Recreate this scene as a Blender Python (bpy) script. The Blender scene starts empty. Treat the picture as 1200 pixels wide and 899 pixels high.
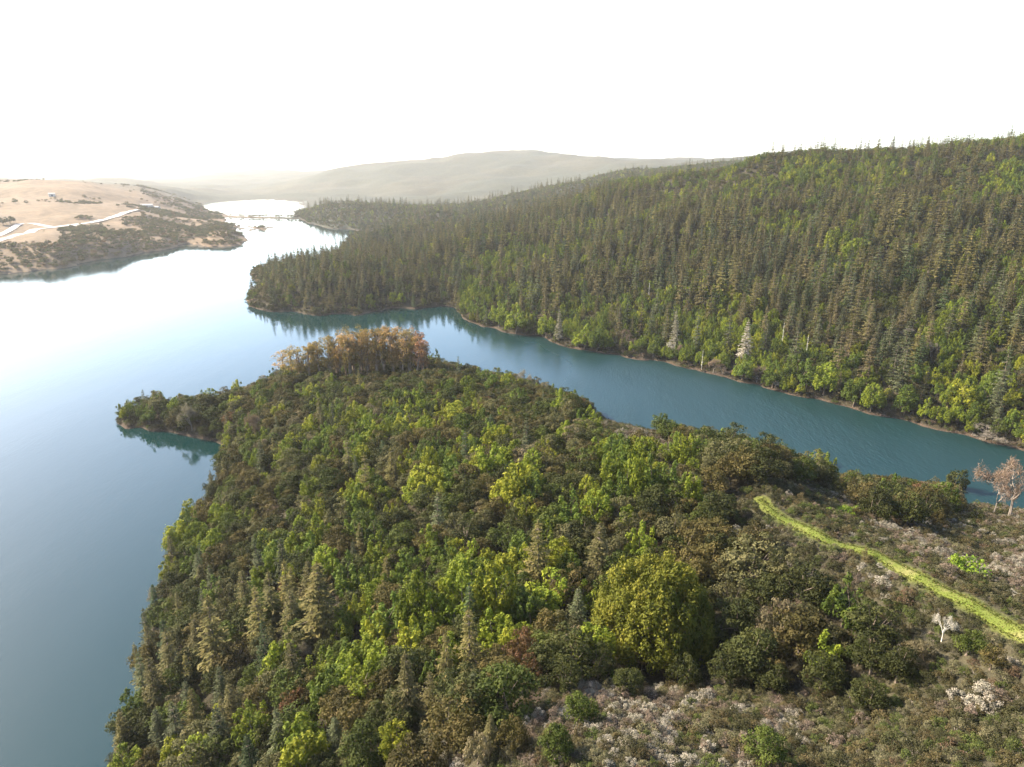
import bpy, math
import numpy as np
R = math.radians
rng = np.random.default_rng(7)
sc = bpy.context.scene
col = sc.collection

# ------------------------------------------------------------------ camera, sky, sun, exposure
CAM_H = 150.0
FPX = 800.0                       # focal length in units of the 1200 px wide photograph
PITCH = R(17.32)
cam = bpy.data.cameras.new('camera')
cam.sensor_width = 36.0
cam.lens = 24.0
cam.clip_start = 1.0
cam.clip_end = 60000.0
cam_ob = bpy.data.objects.new('camera', cam)
col.objects.link(cam_ob)
cam_ob.location = (0, 0, CAM_H)
cam_ob.rotation_euler = (R(90) - PITCH, 0, 0)
sc.camera = cam_ob

SUN_EL, SUN_AZ = R(34.0), R(-71.0)
world = bpy.data.worlds.new('World')
sc.world = world
world.use_nodes = True
wn = world.node_tree
bg = wn.nodes['Background']
sky = wn.nodes.new('ShaderNodeTexSky')
sky.sky_type = 'NISHITA'
sky.sun_disc = False
sky.sun_elevation = SUN_EL
sky.sun_rotation = SUN_AZ
sky.altitude = 0
sky.air_density = 1.0
sky.dust_density = 1.8
sky.ozone_density = 2.2
wn.links.new(sky.outputs[0], bg.inputs[0])
bg.inputs[1].default_value = 0.125

sun = bpy.data.lights.new('sun', 'SUN')
sun.energy = 5.0
sun.angle = R(4.0)
sun.color = (1.0, 0.87, 0.67)
sun_ob = bpy.data.objects.new('sun', sun)
col.objects.link(sun_ob)
sun_ob.rotation_euler = (R(90) - SUN_EL, 0, math.pi - SUN_AZ)
sun_ob.location = (0, 0, 500)

sc.view_settings.view_transform = 'Standard'
sc.view_settings.look = 'None'
sc.view_settings.gamma = 1.0
sc.view_settings.use_curve_mapping = False
sc.view_settings.exposure = 2.08
sc.render.engine = 'CYCLES'
sc.cycles.max_bounces = 6
sc.cycles.diffuse_bounces = 2
sc.cycles.glossy_bounces = 2
sc.cycles.transmission_bounces = 2
sc.cycles.transparent_max_bounces = 4
sc.cycles.volume_bounces = 1
sc.cycles.use_denoising = True
sc.cycles.caustics_reflective = False
sc.cycles.caustics_refractive = False

# ------------------------------------------------------------------ measuring: photo directions -> world points
CP, SP = math.cos(PITCH), math.sin(PITCH)

def ray(px, py):
    a, b = px - 600.0, 449.5 - py
    d = np.array([a, FPX * CP + b * SP, -FPX * SP + b * CP])
    return d / math.hypot(d[0], d[1])          # unit horizontal length

def at(px, py, z):                              # world point of that direction at height z
    d = ray(px, py)
    t = (z - CAM_H) / d[2]
    return (d[0] * t, d[1] * t, z)

def atr(px, py, r):                             # same, at forward distance r
    d = ray(px, py)
    r = r / d[1]
    return (d[0] * r, d[1] * r, CAM_H + d[2] * r)

def project(X, Y, Z):
    X, Y, Z = np.asarray(X, float), np.asarray(Y, float), np.asarray(Z, float) - CAM_H
    dep = Y * CP - Z * SP
    up = Y * SP + Z * CP
    dep = np.where(dep < 1, 1, dep)
    return 600 + FPX * X / dep, 449.5 - FPX * up / dep, dep

# ------------------------------------------------------------------ terrain: survey points
SH = 0.0
near_shore = [(138,496),(165,501),(200,507),(228,513),(252,517),(264,526),(262,540),(256,560),(236,595),(215,630),(195,665),(182,700),(172,745),
              (166,790),(158,835),(140,880),(112,930),(70,1000),(20,1090),
              (150,487),(200,480),(250,473),(300,459),(345,443),(385,432),(430,427),(470,425),(505,427),(545,440),(600,452),(655,470),(720,496),
              (800,524),(900,556),(1000,575),(1100,590),(1180,597),(1260,608),(1360,622)]
near_land = [(150,491.5,2),(180,491,5),(200,493,4.5),(235,495,5.5),(270,498,8),(250,486,7),(290,482,9),(330,462,11),(345,450,10),(372,446,10),(400,441,10),(370,462,13),(300,520,13),(290,550,14),(350,520,20),(350,560,22),
             (430,445,11),(480,441,13),(390,452,12),(520,450,17),(560,458,20),(600,468,23),(640,478,27),(680,494,33),(720,506,37),(760,512,42),(820,528,48),(870,548,54),
             (500,480,24),(450,500,26),(560,500,30),(620,520,38),(700,545,44),(450,540,29),(520,540,35),(600,580,43),(700,590,48),(780,580,51),
             (400,600,27),(300,600,12),(330,640,18),(270,650,11),(230,700,8),(230,760,9),(300,720,18),(260,800,15),(210,830,8),(210,890,10),(300,880,24),
             (380,690,27),(480,640,36),(560,650,42),(640,640,46),(720,650,49),(450,740,34),(370,800,30),(540,750,41),(640,730,45),(700,730,46),(765,790,46),(700,800,50),
             (830,620,54),(860,700,54),(820,760,50),(900,770,54),(970,800,58),(880,660,56),
             (470,830,42),(400,890,36),(560,830,49),(560,890,55),(650,850,58),(760,850,62),(860,840,62),(1000,840,63),(700,899,66),(900,899,69),(1100,899,73),(1180,830,71),
             (880,572,58),(900,592,61),(960,625,64),(1020,650,66),(1080,680,69),(1140,710,72),(1200,745,75),(1280,790,79),(1400,860,84),
             (1000,720,62),(1060,760,65),(1120,800,69),(1120,760,70),
             (960,590,50),(1020,620,51),(1080,640,54),(1150,670,60),(1220,700,66),(950,568,36),(1010,584,28),(1060,592,25),(1100,603,30),(1160,640,44),(1230,660,52),(1180,607,20),(1240,620,27),(1160,622,34),
             (1320,680,50),(1450,720,60)]
far_shore = [(1400,572),(1300,552),(1200,529),(1150,517),(1100,504),(1050,492),(1000,480),(950,468),(900,456),(860,446),(800,432),(750,423),(700,413),(650,403),(615,394),(580,385),(548,377),
             (540,371),(535,362),(500,360),(470,361),(440,365),(395,367),(350,366),(310,363),(291,358),(290,349),(300,340),(306,335),(298,328),(296,320),(310,313),(345,309),(380,302),(398,293),(404,284),(418,276),(412,269)]
far_land_z = [(1200,480,14),(1200,400,42),(1300,300,95),(1300,420,48),(1100,460,14),(1100,400,36),(1000,440,13),(1000,390,33),(900,415,12),(900,370,33),(800,400,10),(800,360,27),
              (700,390,9),(700,350,22),(620,375,8),(620,340,20),(550,350,10),(480,345,10),(420,345,13),(360,345,14),(315,350,8),(330,325,9),(370,315,14),(430,310,18),(450,295,14),(520,320,18),(315,318,5)]
far_land_r = [(1300,275,760),(1200,293,620),(1200,215,820),(1200,166,1010),(1300,150,1030),(1120,172,1030),(1100,290,650),(1100,220,850),(1040,184,1060),(1000,286,720),(1000,225,920),(960,186,1100),
              (900,295,760),(900,230,960),(900,190,1130),(850,201,1150),(800,307,800),(800,250,980),(800,212,1170),(720,300,860),(720,260,1050),(720,232,1250),(650,300,920),(650,268,1130),(640,252,1350),
              (560,290,1050),(560,268,1500),(500,282,1350),(480,270,1600),(440,280,1420),(560,256,1800),(640,240,1900),(720,226,1900)]
# land behind the crests, second headland, ridges and the big mountain
back = [(1200,188,1400),(1000,205,1500),(850,215,1600),(720,232,2000),
        (350,248,2650),(355,256,2150),(375,264,1900),(400,266,1850)]
second_shore = [(350,246),(346,252),(358,259),(375,264),(410,268),(450,272)]
second_land = [(375,250,2200),(420,245,2250),(460,248,2150),(500,255,1950),(440,258,1980),(390,258,2000)]
ridges = [(800,194,2600),(740,199,2700),(690,206,2800),(640,217,2900),(590,232,2800),(860,190,2600),(960,185,2600),
          (1050,180,2600),
          (550,236,3300),(480,238,3100),(620,228,3300),
          (390,203,5200),(440,196,5300),(490,189,5400),(540,183,5500),(590,180,5500),(630,179,5500),(680,184,5400),(740,189,5300),(800,188,5300),(900,186,5200),(1100,182,5200),
          (380,228,4200),(450,222,4200),(540,215,4300),(640,208,4300),(420,214,4700),(520,205,4800),(600,197,4800),
          (250,202,8200),(310,199,8400),(360,203,8000),(190,209,8000),(280,213,6500),(330,215,6000),(230,218,5600),(400,207,9000),(120,209,8000),(600,190,9000),(900,190,9000),(0,208,8500),(-200,205,8000),(1300,180,9000)]
left_shore = [(-150,337),(-60,330),(0,322),(30,319),(60,315),(95,309),(130,303),(160,298),(190,293),(215,285),(240,278),(270,273),(300,270),(316,268),
              (306,266),(280,266),(262,261),(268,255),(262,251),(244,247),(236,242),(242,237),(285,235),(330,235),(352,240)]
left_land_r = [(0,305,1090),(60,300,1130),(0,278,1330),(60,272,1380),(0,255,1560),(130,290,1270),(110,265,1480),(165,254,1700),(60,250,1640),(190,280,1420),(220,270,1560),(250,266,1650),
               (0,238,1900),(70,236,1950),(130,245,1900),(200,256,1880),(240,257,1900),(-80,240,1700),(-80,270,1350),(-200,250,1600),
               (0,216,2500),(40,213,2550),(80,213,2600),(120,217,2700),(160,222,2800),(200,232,2800),(225,240,2700),(-100,210,2500),(-300,205,2400),
               (60,222,3400),(150,217,3600),(220,222,4000),(270,228,4200),(320,230,4200),(160,214,5000)]
ctrl = []
ctrl += [at(a, b, 0) for a, b in near_shore + far_shore + left_shore + second_shore]
ctrl += [at(*p) for p in near_land + far_land_z]
ctrl += [atr(*p) for p in far_land_r + back[:4] + second_land + ridges + left_land_r]
water_pts = [(60,480),(100,520),(195,530),(225,550),(215,570),(150,600),(130,660),(100,720),(90,780),(60,840),(30,900),(-20,980),(-200,900),(-150,650),(-100,450),(0,420),(-200,380),(0,345),
             (100,330),(200,310),(260,300),(270,330),(260,370),(200,420),(110,460),(300,410),(350,390),(250,450),(400,395),(450,385),(510,380),(530,400),(520,420),(580,420),(640,432),(620,412),
             (700,440),(680,455),(760,450),(780,490),(850,470),(860,510),(950,495),(950,535),(1050,520),(1050,560),(1130,545),(1200,560),(1200,585),(1300,590),(1400,610),(320,290),(350,290),(360,275),(330,262),(300,280),
             (330,245),(290,240),(300,250),(390,272),(250,242),(340,257),(300,260),(284,352)]
ctrl += [at(a, b, -9 if b > 300 else -5) for a, b in water_pts]
ctrl = np.array(ctrl)

def warp(X, Y):
    r = np.hypot(X, Y)
    r = np.maximum(r, 75.0)
    return np.arctan2(X, Y) * 8.0, np.log(r) * 2.6

_cu, _cv = warp(ctrl[:, 0], ctrl[:, 1])
_keep = np.ones(len(ctrl), bool)
for i in range(len(ctrl)):                      # drop near-duplicates
    if _keep[i]:
        d = np.hypot(_cu - _cu[i], _cv - _cv[i])
        d[:i + 1] = 9
        _keep[d < 0.012] = False
ctrl, _cu, _cv = ctrl[_keep], _cu[_keep], _cv[_keep]
_zs = np.where(ctrl[:, 2] > 0, ctrl[:, 2], ctrl[:, 2])
_A = np.sqrt((_cu[:, None] - _cu[None]) ** 2 + (_cv[:, None] - _cv[None]) ** 2 + 0.012)
_n = len(ctrl)
_M = np.zeros((_n + 1, _n + 1)); _M[:_n, :_n] = _A - 0.012 * np.eye(_n); _M[:_n, _n] = 1; _M[_n, :_n] = 1
_w = np.linalg.solve(_M, np.append(_zs, 0.0))

def _hash(ix, iy, s):
    h = (ix * 374761393 + iy * 668265263 + s * 982451653) & 0x7fffffff
    h = ((h ^ (h >> 13)) * 1274126177) & 0x7fffffff
    return ((h ^ (h >> 16)) & 0xffff) / 65535.0

def vnoise(X, Y, wl, s=0):
    x, y = X / wl, Y / wl
    ix, iy = np.floor(x).astype(np.int64), np.floor(y).astype(np.int64)
    fx, fy = x - ix, y - iy
    fx, fy = fx * fx * (3 - 2 * fx), fy * fy * (3 - 2 * fy)
    a, b, c, d = _hash(ix, iy, s), _hash(ix + 1, iy, s), _hash(ix, iy + 1, s), _hash(ix + 1, iy + 1, s)
    return (a * (1 - fx) + b * fx) * (1 - fy) + (c * (1 - fx) + d * fx) * fy - 0.5

causeway = [at(p, q, 0)[:2] for p, q in ((262,254),(285,254.5),(300,255),(325,255.5),(352,256))]

def seg_dist(X, Y, pts):
    best = np.full(X.shape, 1e9)
    for (x0, y0), (x1, y1) in zip(pts[:-1], pts[1:]):
        dx, dy = x1 - x0, y1 - y0
        t = np.clip(((X - x0) * dx + (Y - y0) * dy) / (dx * dx + dy * dy), 0, 1)
        best = np.minimum(best, np.hypot(X - x0 - t * dx, Y - y0 - t * dy))
    return best

_trail = None

def ground(X, Y):
    X, Y = np.atleast_1d(np.asarray(X, float)), np.atleast_1d(np.asarray(Y, float))
    shp = X.shape
    X, Y = X.ravel(), Y.ravel()
    out = np.empty(X.shape)
    for i in range(0, len(X), 40000):
        u, v = warp(X[i:i + 40000], Y[i:i + 40000])
        out[i:i + 40000] = np.sqrt((u[:, None] - _cu[None]) ** 2 + (v[:, None] - _cv[None]) ** 2 + 0.012) @ _w[:_n] + _w[_n]
    r = np.hypot(X, Y)
    k = np.clip(out / 14.0, 0, 1)
    if _trail is not None:                      # the ridge is even under the trail
        n_ = (np.abs(X - 110) < 150) & (np.abs(Y - 150) < 160)
        k[n_] *= np.clip((seg_dist(X[n_], Y[n_], _trail) - 4) / 22, 0.06, 1)
    f = np.clip((r - 500) / 500, 0, 1)
    z = out + k * (vnoise(X, Y, 47, 1) * 3.2 + vnoise(X, Y, 19, 2) * 1.3)
    z += k * f * (vnoise(X, Y, 210, 3) * 27 + vnoise(X, Y, 90, 4) * 10)
    z += np.clip(out / 40, 0, 1) * np.clip((r - 1600) / 1500, 0, 1) * (vnoise(X, Y, 700, 5) * 42 + vnoise(X, Y, 260, 6) * 16)
    wob = np.clip(1 - np.abs(out) / 6, 0, 1) * (vnoise(X, Y, 13, 7) * 1.3 + vnoise(X, Y, 5, 8) * 0.6) * np.clip(r / 400, .4, 3)
    z = z + wob
    z = np.where(z > 0, z + 0.9 * (1 - np.exp(-z / 0.8)), z * 2.0 - 0.1)
    cw = seg_dist(X, Y, causeway)
    z = np.where(cw < 45, np.maximum(z, 3.0 - np.maximum(cw - 10, 0) * 0.35), z)
    return z.reshape(shp)

def site(px, py):                               # the ground point seen in a direction of the photograph
    d = ray(px, py)
    r = np.geomspace(62, 9000, 1400)
    g = np.maximum(ground(d[0] * r, d[1] * r), 0)
    hit = np.nonzero(CAM_H + d[2] * r < g)[0]
    i = hit[0] if len(hit) else len(r) - 1
    if i == 0:
        return d[0] * r[0], d[1] * r[0], g[0]
    a = (CAM_H + d[2] * r[i - 1]) - g[i - 1]
    b = g[i] - (CAM_H + d[2] * r[i])
    rr = r[i - 1] + (r[i] - r[i - 1]) * a / max(a + b, 1e-6)
    return d[0] * rr, d[1] * rr, float(ground(d[0] * rr, d[1] * rr)[0])

def inside(px, py, poly):
    c = np.zeros(px.shape, bool)
    n = len(poly)
    for i in range(n):
        x0, y0 = poly[i]; x1, y1 = poly[i - 1]
        if y0 == y1: continue
        m = ((y0 > py) != (y1 > py)) & (px < (x1 - x0) * (py - y0) / (y1 - y0) + x0)
        c ^= m
    return c

# ------------------------------------------------------------------ material helpers
def mat_new(name):
    m = bpy.data.materials.new(name)
    m.use_nodes = True
    nt = m.node_tree
    nt.nodes.clear()
    out = nt.nodes.new('ShaderNodeOutputMaterial')
    return m, nt, out

def N(nt, t, **kw):
    n = nt.nodes.new(t)
    for k, v in kw.items():
        if k.startswith('i_'):
            n.inputs[k[2:].replace('_', ' ')].default_value = v
        else:
            setattr(n, k, v)
    return n

def mixrgb(nt, fac, a, b, bt='MIX'):
    n = nt.nodes.new('ShaderNodeMix'); n.data_type = 'RGBA'; n.blend_type = bt
    for s, v in ((n.inputs[0], fac), (n.inputs[6], a), (n.inputs[7], b)):
        if hasattr(v, 'is_output'): nt.links.new(v, s)
        elif isinstance(v, (int, float)): s.default_value = v
        else: s.default_value = (*v, 1)[:4]
    return n.outputs[2]

def math_n(nt, op, a, b=0.0, clamp=False):
    n = nt.nodes.new('ShaderNodeMath'); n.operation = op; n.use_clamp = clamp
    for s, v in ((n.inputs[0], a), (n.inputs[1], b)):
        if hasattr(v, 'is_output'): nt.links.new(v, s)
        else: s.default_value = v
    return n.outputs[0]

def noise_n(nt, scale, detail=4.0, rough=0.55, coord=None):
    n = N(nt, 'ShaderNodeTexNoise'); n.inputs['Scale'].default_value = scale
    n.inputs['Detail'].default_value = detail; n.inputs['Roughness'].default_value = rough
    if coord is not None: nt.links.new(coord, n.inputs['Vector'])
    return n.outputs['Fac']

def ramp_n(nt, fac, lo, hi):
    n = N(nt, 'ShaderNodeMapRange'); n.inputs['From Min'].default_value = lo; n.inputs['From Max'].default_value = hi
    nt.links.new(fac, n.inputs['Value'])
    return n.outputs['Result']

# foliage: colour of the individual (object colour) x leaf-to-leaf variation
def foliage_mat(name, trans=0.26):
    m, nt, out = mat_new(name)
    oi = N(nt, 'ShaderNodeObjectInfo')
    at_ = N(nt, 'ShaderNodeAttribute', attribute_name='tint')
    k = math_n(nt, 'ADD', at_.outputs['Fac'], math_n(nt, 'MULTIPLY', math_n(nt, 'SUBTRACT', oi.outputs['Random'], 0.5), 0.6))
    v = N(nt, 'ShaderNodeHueSaturation')
    ca = N(nt, 'ShaderNodeAttribute', attribute_name='color'); ca.attribute_type = 'INSTANCER'   # plants of a mass carry their own, single trees use the object colour
    nt.links.new(ca.outputs['Color'], v.inputs['Color'])
    nt.links.new(k, v.inputs['Value'])
    hue = math_n(nt, 'ADD', 0.5, math_n(nt, 'MULTIPLY', math_n(nt, 'SUBTRACT', at_.outputs['Fac'], 1.0), -0.05))
    nt.links.new(hue, v.inputs['Hue'])
    b = N(nt, 'ShaderNodeBsdfPrincipled')
    nt.links.new(v.outputs[0], b.inputs['Base Color'])
    b.inputs['Roughness'].default_value = 0.75
    b.inputs['Specular IOR Level'].default_value = 0.1
    t = N(nt, 'ShaderNodeBsdfTranslucent')
    nt.links.new(mixrgb(nt, 1.0, v.outputs[0], (1.05, 1.12, 0.6), 'MULTIPLY'), t.inputs['Color'])
    mx = N(nt, 'ShaderNodeMixShader'); mx.inputs[0].default_value = trans
    nt.links.new(b.outputs[0], mx.inputs[1]); nt.links.new(t.outputs[0], mx.inputs[2])
    nt.links.new(mx.outputs[0], out.inputs['Surface'])
    return m

def bark_mat(name, c0, c1, scale=3.0):
    m, nt, out = mat_new(name)
    tc = N(nt, 'ShaderNodeTexCoord')
    mp = N(nt, 'ShaderNodeMapping'); mp.inputs['Scale'].default_value = (1, 1, 0.25)
    nt.links.new(tc.outputs['Object'], mp.inputs[0])
    f = noise_n(nt, scale, 5, 0.65, mp.outputs[0])
    b = N(nt, 'ShaderNodeBsdfPrincipled'); b.inputs['Roughness'].default_value = 0.85
    nt.links.new(mixrgb(nt, ramp_n(nt, f, 0.35, 0.65), c0, c1), b.inputs['Base Color'])
    bp = N(nt, 'ShaderNodeBump'); bp.inputs['Strength'].default_value = 0.6; bp.inputs['Distance'].default_value = 0.1
    nt.links.new(f, bp.inputs['Height']); nt.links.new(bp.outputs[0], b.inputs['Normal'])
    nt.links.new(b.outputs[0], out.inputs['Surface'])
    return m

def plain_mat(name, c, rough=0.8, var=0.15, scale=0.5):
    m, nt, out = mat_new(name)
    tc = N(nt, 'ShaderNodeTexCoord')
    f = noise_n(nt, scale, 6, 0.6, tc.outputs['Object'])
    b = N(nt, 'ShaderNodeBsdfPrincipled'); b.inputs['Roughness'].default_value = rough
    lo = tuple(x * (1 - var) for x in c); hi = tuple(min(1, x * (1 + var)) for x in c)
    nt.links.new(mixrgb(nt, ramp_n(nt, f, 0.3, 0.7), lo, hi), b.inputs['Base Color'])
    nt.links.new(b.outputs[0], out.inputs['Surface'])
    return m

FOL = foliage_mat('foliage')
BARK = bark_mat('brown_bark', (0.06, 0.045, 0.032), (0.16, 0.12, 0.09))
BARK_PALE = bark_mat('pale_bark', (0.13, 0.09, 0.06), (0.27, 0.20, 0.145), 1.5)
BARK_GREY = bark_mat('grey_bark', (0.11, 0.09, 0.072), (0.19, 0.16, 0.135))
BARK_WHITE = bark_mat('bleached_wood', (0.38, 0.35, 0.30), (0.55, 0.52, 0.46))

# ------------------------------------------------------------------ mesh helpers
def np_mesh(name, V, Q, mats, tint=None, midx=None, smooth=False):
    me = bpy.data.meshes.new(name)
    V = np.asarray(V, np.float32); Q = np.asarray(Q, np.int32)
    me.vertices.add(len(V)); me.vertices.foreach_set('co', V.ravel())
    n = len(Q); w = Q.shape[1]
    me.loops.add(n * w); me.loops.foreach_set('vertex_index', Q.ravel())
    me.polygons.add(n); me.polygons.foreach_set('loop_start', np.arange(0, n * w, w, dtype=np.int32))
    if midx is not None: me.polygons.foreach_set('material_index', np.asarray(midx, np.int32))
    me.polygons.foreach_set('use_smooth', np.full(n, smooth))
    for m in mats: me.materials.append(m)
    if tint is not None:
        a = me.attributes.new('tint', 'FLOAT', 'POINT'); a.data.foreach_set('value', np.asarray(tint, np.float32))
    me.update(calc_edges=True)
    return me

def link(name, me, parent=None):
    o = bpy.data.objects.new(name, me)
    col.objects.link(o)
    if parent is not None: o.parent = parent
    return o

def tag(o, label=None, cat=None, group=None, kind=None):
    if label: o['label'] = label
    if cat: o['category'] = cat
    if group: o['group'] = group
    if kind: o['kind'] = kind
    return o

class Geo:
    """collects quads"""
    def __init__(s): s.V, s.Q, s.T, s.M, s.n = [], [], [], [], 0
    def add(s, V, Q, t=1.0, m=0):
        s.V.append(V); s.Q.append(np.asarray(Q) + s.n); s.T.append(np.broadcast_to(t, len(V)).copy()); s.M.append(np.full(len(Q), m)); s.n += len(V)
    def tube(s, pts, rad, k=5, m=0, t=1.0):
        pts = np.asarray(pts, float); rad = np.asarray(rad, float)
        d = np.gradient(pts, axis=0); d /= np.linalg.norm(d, axis=1)[:, None] + 1e-9
        ref = np.where(np.abs(d[:, 2:3]) > 0.9, np.array([[1., 0, 0]]), np.array([[0, 0, 1.]]))
        u = np.cross(ref, d); u /= np.linalg.norm(u, axis=1)[:, None] + 1e-9
        v = np.cross(d, u)
        a = np.arange(k) * 2 * math.pi / k
        V = (pts[:, None] + rad[:, None, None] * (np.cos(a)[None, :, None] * u[:, None] + np.sin(a)[None, :, None] * v[:, None])).reshape(-1, 3)
        Q = [(i * k + j, i * k + (j + 1) % k, (i + 1) * k + (j + 1) % k, (i + 1) * k + j) for i in range(len(pts) - 1) for j in range(k)]
        s.add(V, Q, t, m)
    def leaves(s, C, Nrm, size, asp=0.5, t=1.0, m=0, axis=None):
        """rhombic leaf sprays at C facing Nrm; axis: the long direction (else random)"""
        n = len(C)
        Nrm = Nrm / (np.linalg.norm(Nrm, axis=1)[:, None] + 1e-9)
        if axis is None: axis = rng.normal(size=(n, 3))
        a = axis - (axis * Nrm).sum(1)[:, None] * Nrm
        a /= np.linalg.norm(a, axis=1)[:, None] + 1e-9
        b = np.cross(Nrm, a)
        size = np.broadcast_to(size, n)[:, None]
        w = size * asp
        V = np.stack([C - a * size * .5, C + b * w * .5 + a * size * .06, C + a * size * .5, C - b * w * .5 + a * size * .06], 1).reshape(-1, 3)
        Q = np.arange(4 * n).reshape(n, 4)
        s.add(V, Q, np.repeat(np.broadcast_to(t, n), 4), m)
    def mesh(s, name, mats):
        return np_mesh(name, np.concatenate(s.V), np.concatenate(s.Q), mats, np.concatenate(s.T), np.concatenate(s.M))
# ------------------------------------------------------------------ land cover regions (measured in the photograph, used on the ground)
CHAP = [[(420,950),(470,885),(540,840),(600,812),(700,797),(800,800),(900,815),(1000,815),(1060,775),(1000,730),(930,700),(862,668),(840,630),(862,592),(900,566),(960,570),(1040,592),(1100,612),(1130,592),(1260,590),(1400,640),(1400,1100),(420,1100)],
        [(672,488),(720,484),(772,508),(800,530),(780,536),(740,530),(690,508)]]
TREES_IN_CHAP = [[(835,640),(880,622),(925,640),(935,690),(890,712),(840,690)], [(1000,566),(1060,562),(1110,585),(1090,612),(1040,618),(1000,596)],
                 [(1000,735),(1060,740),(1075,790),(1030,805),(985,790)], [(560,850),(600,840),(600,900),(480,930),(500,880)], [(1120,720),(1170,722),(1200,760),(1150,775),(1115,760)]]
LAUREL = [[(588,545),(640,540),(640,600),(588,602)], [(545,515),(605,515),(600,570),(545,570)], [(455,468),(520,470),(510,520),(460,522)], [(470,545),(535,545),(530,600),(470,600)], [(410,480),(460,485),(455,535),(410,530)],
          [(690,530),(820,530),(830,605),(690,605)], [(400,575),(470,570),(470,625),(410,640)], [(510,465),(565,465),(565,505),(510,505)], [(300,640),(380,630),(390,700),(300,700)], [(435,650),(680,655),(680,770),(435,770)],
          [(355,775),(460,780),(460,850),(355,850)], [(190,600),(230,600),(225,650),(190,650)], [(380,480),(420,480),(430,560),(380,560)], [(640,600),(720,600),(720,640),(640,640)]]
FIRS = [[(150,660),(420,650),(440,760),(420,920),(60,920)], [(440,740),(570,740),(590,850),(440,860)]]
TRAIL = [(890,585),(905,600),(930,614),(965,631),(1000,643),(1040,658),(1080,678),(1115,698),(1150,716),(1200,744),(1260,776),(1340,812)]

trail_pts = np.array([site(*p) for p in TRAIL])
_trail = [tuple(p[:2]) for p in trail_pts]
trail_pts = np.array([site(*p) for p in TRAIL])
_trail = [tuple(p[:2]) for p in trail_pts]
trail_pts = trail_pts[:, :2]

def fine(pts, step):
    pts = np.asarray(pts, float)
    # Catmull-Rom through the points, then even steps
    P = np.vstack([2 * pts[0] - pts[1], pts, 2 * pts[-1] - pts[-2]])
    out = []
    for i in range(1, len(P) - 2):
        t = np.linspace(0, 1, 24, endpoint=False)[:, None]
        a, b, c, d = P[i - 1], P[i], P[i + 1], P[i + 2]
        out.append(0.5 * (2 * b + (c - a) * t + (2 * a - 5 * b + 4 * c - d) * t * t + (3 * b - a - 3 * c + d) * t ** 3))
    out = np.vstack(out + [pts[-1:]])
    s = np.append(0, np.cumsum(np.hypot(*np.diff(out, axis=0).T)))
    q = np.arange(0, s[-1], step)
    return np.stack([np.interp(q, s, out[:, 0]), np.interp(q, s, out[:, 1])], 1)

trail_line = fine(trail_pts, 1.5)
t0 = [tuple(p) for p in trail_line[::4]]

# ------------------------------------------------------------------ ground: one sheet out to the horizon
az = np.concatenate([np.linspace(-math.pi, R(-48), 70, endpoint=False), np.linspace(R(-48), R(48), 640, endpoint=False), np.linspace(R(48), math.pi, 70, endpoint=False)])
rad = np.concatenate([[0.5, 20, 40], np.geomspace(58, 13500, 560)])
GA, GR = np.meshgrid(az, rad)
GX, GY = GR * np.sin(GA), GR * np.cos(GA)
GZ = ground(GX, GY)
nr, na = GX.shape
idx = np.arange(nr * na).reshape(nr, na)
q = np.stack([idx[:-1], np.roll(idx, -1, 1)[:-1], np.roll(idx, -1, 1)[1:], idx[1:]], -1)[..., ::-1].reshape(-1, 4)
PX, PY, _ = project(GX, GY, GZ)
r_ = np.hypot(GX, GY)
left = (PX < 335) & (r_ > 850) & (r_ < 3600)
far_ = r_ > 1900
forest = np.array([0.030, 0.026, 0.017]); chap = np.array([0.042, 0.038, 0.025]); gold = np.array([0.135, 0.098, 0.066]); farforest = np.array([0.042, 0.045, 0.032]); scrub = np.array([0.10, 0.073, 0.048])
C = np.broadcast_to(forest, GX.shape + (3,)).copy()
ch = np.zeros(GX.shape, bool)
near = r_ < 520
for p in CHAP: ch |= inside(PX, PY, p) & near
C[ch] = chap
tdg = np.full(GX.shape, 99.0); nn = (np.abs(GX - 110) < 150) & (np.abs(GY - 150) < 160); tdg[nn] = seg_dist(GX[nn], GY[nn], t0)
tw = np.clip((3.0 - tdg) / 1.4, 0, 1)[..., None]
C = C * (1 - tw) + np.array([.075, .085, .02]) * tw
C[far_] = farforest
patch = vnoise(GX, GY, 420, 21) + 0.6 * vnoise(GX, GY, 150, 22)
gm = np.clip((patch + 0.1) * 3.5, 0, 1)
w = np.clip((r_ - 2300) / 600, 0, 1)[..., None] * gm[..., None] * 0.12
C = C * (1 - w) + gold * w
gl = np.clip(0.55 + (vnoise(GX, GY, 160, 23) + 0.5 * vnoise(GX, GY, 50, 24)) * 1.6 + np.clip((r_ - 1250) / 250, 0, 1), 0, 1)[..., None]
Cl = scrub * (1 - gl) + gold * gl
lw = (left * np.clip((335 - PX) / 40, 0, 1) * np.clip((3600 - r_) / 900, 0, 1))[..., None]
C = C * (1 - lw) + Cl * lw
tan_bank = np.clip((np.sin(GA * 8 / 8 - R(4)) * 60), 0, 1)      # right-hand shores are darker than the tan left bank
ground_me = np_mesh('ground', np.stack([GX, GY, GZ], -1).reshape(-1, 3), q, [], smooth=True)
ca = ground_me.color_attributes.new('cover', 'FLOAT_COLOR', 'POINT')
ca.data.foreach_set('color', np.concatenate([C, np.ones(C.shape[:2] + (1,))], -1).astype(np.float32).ravel())

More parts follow.
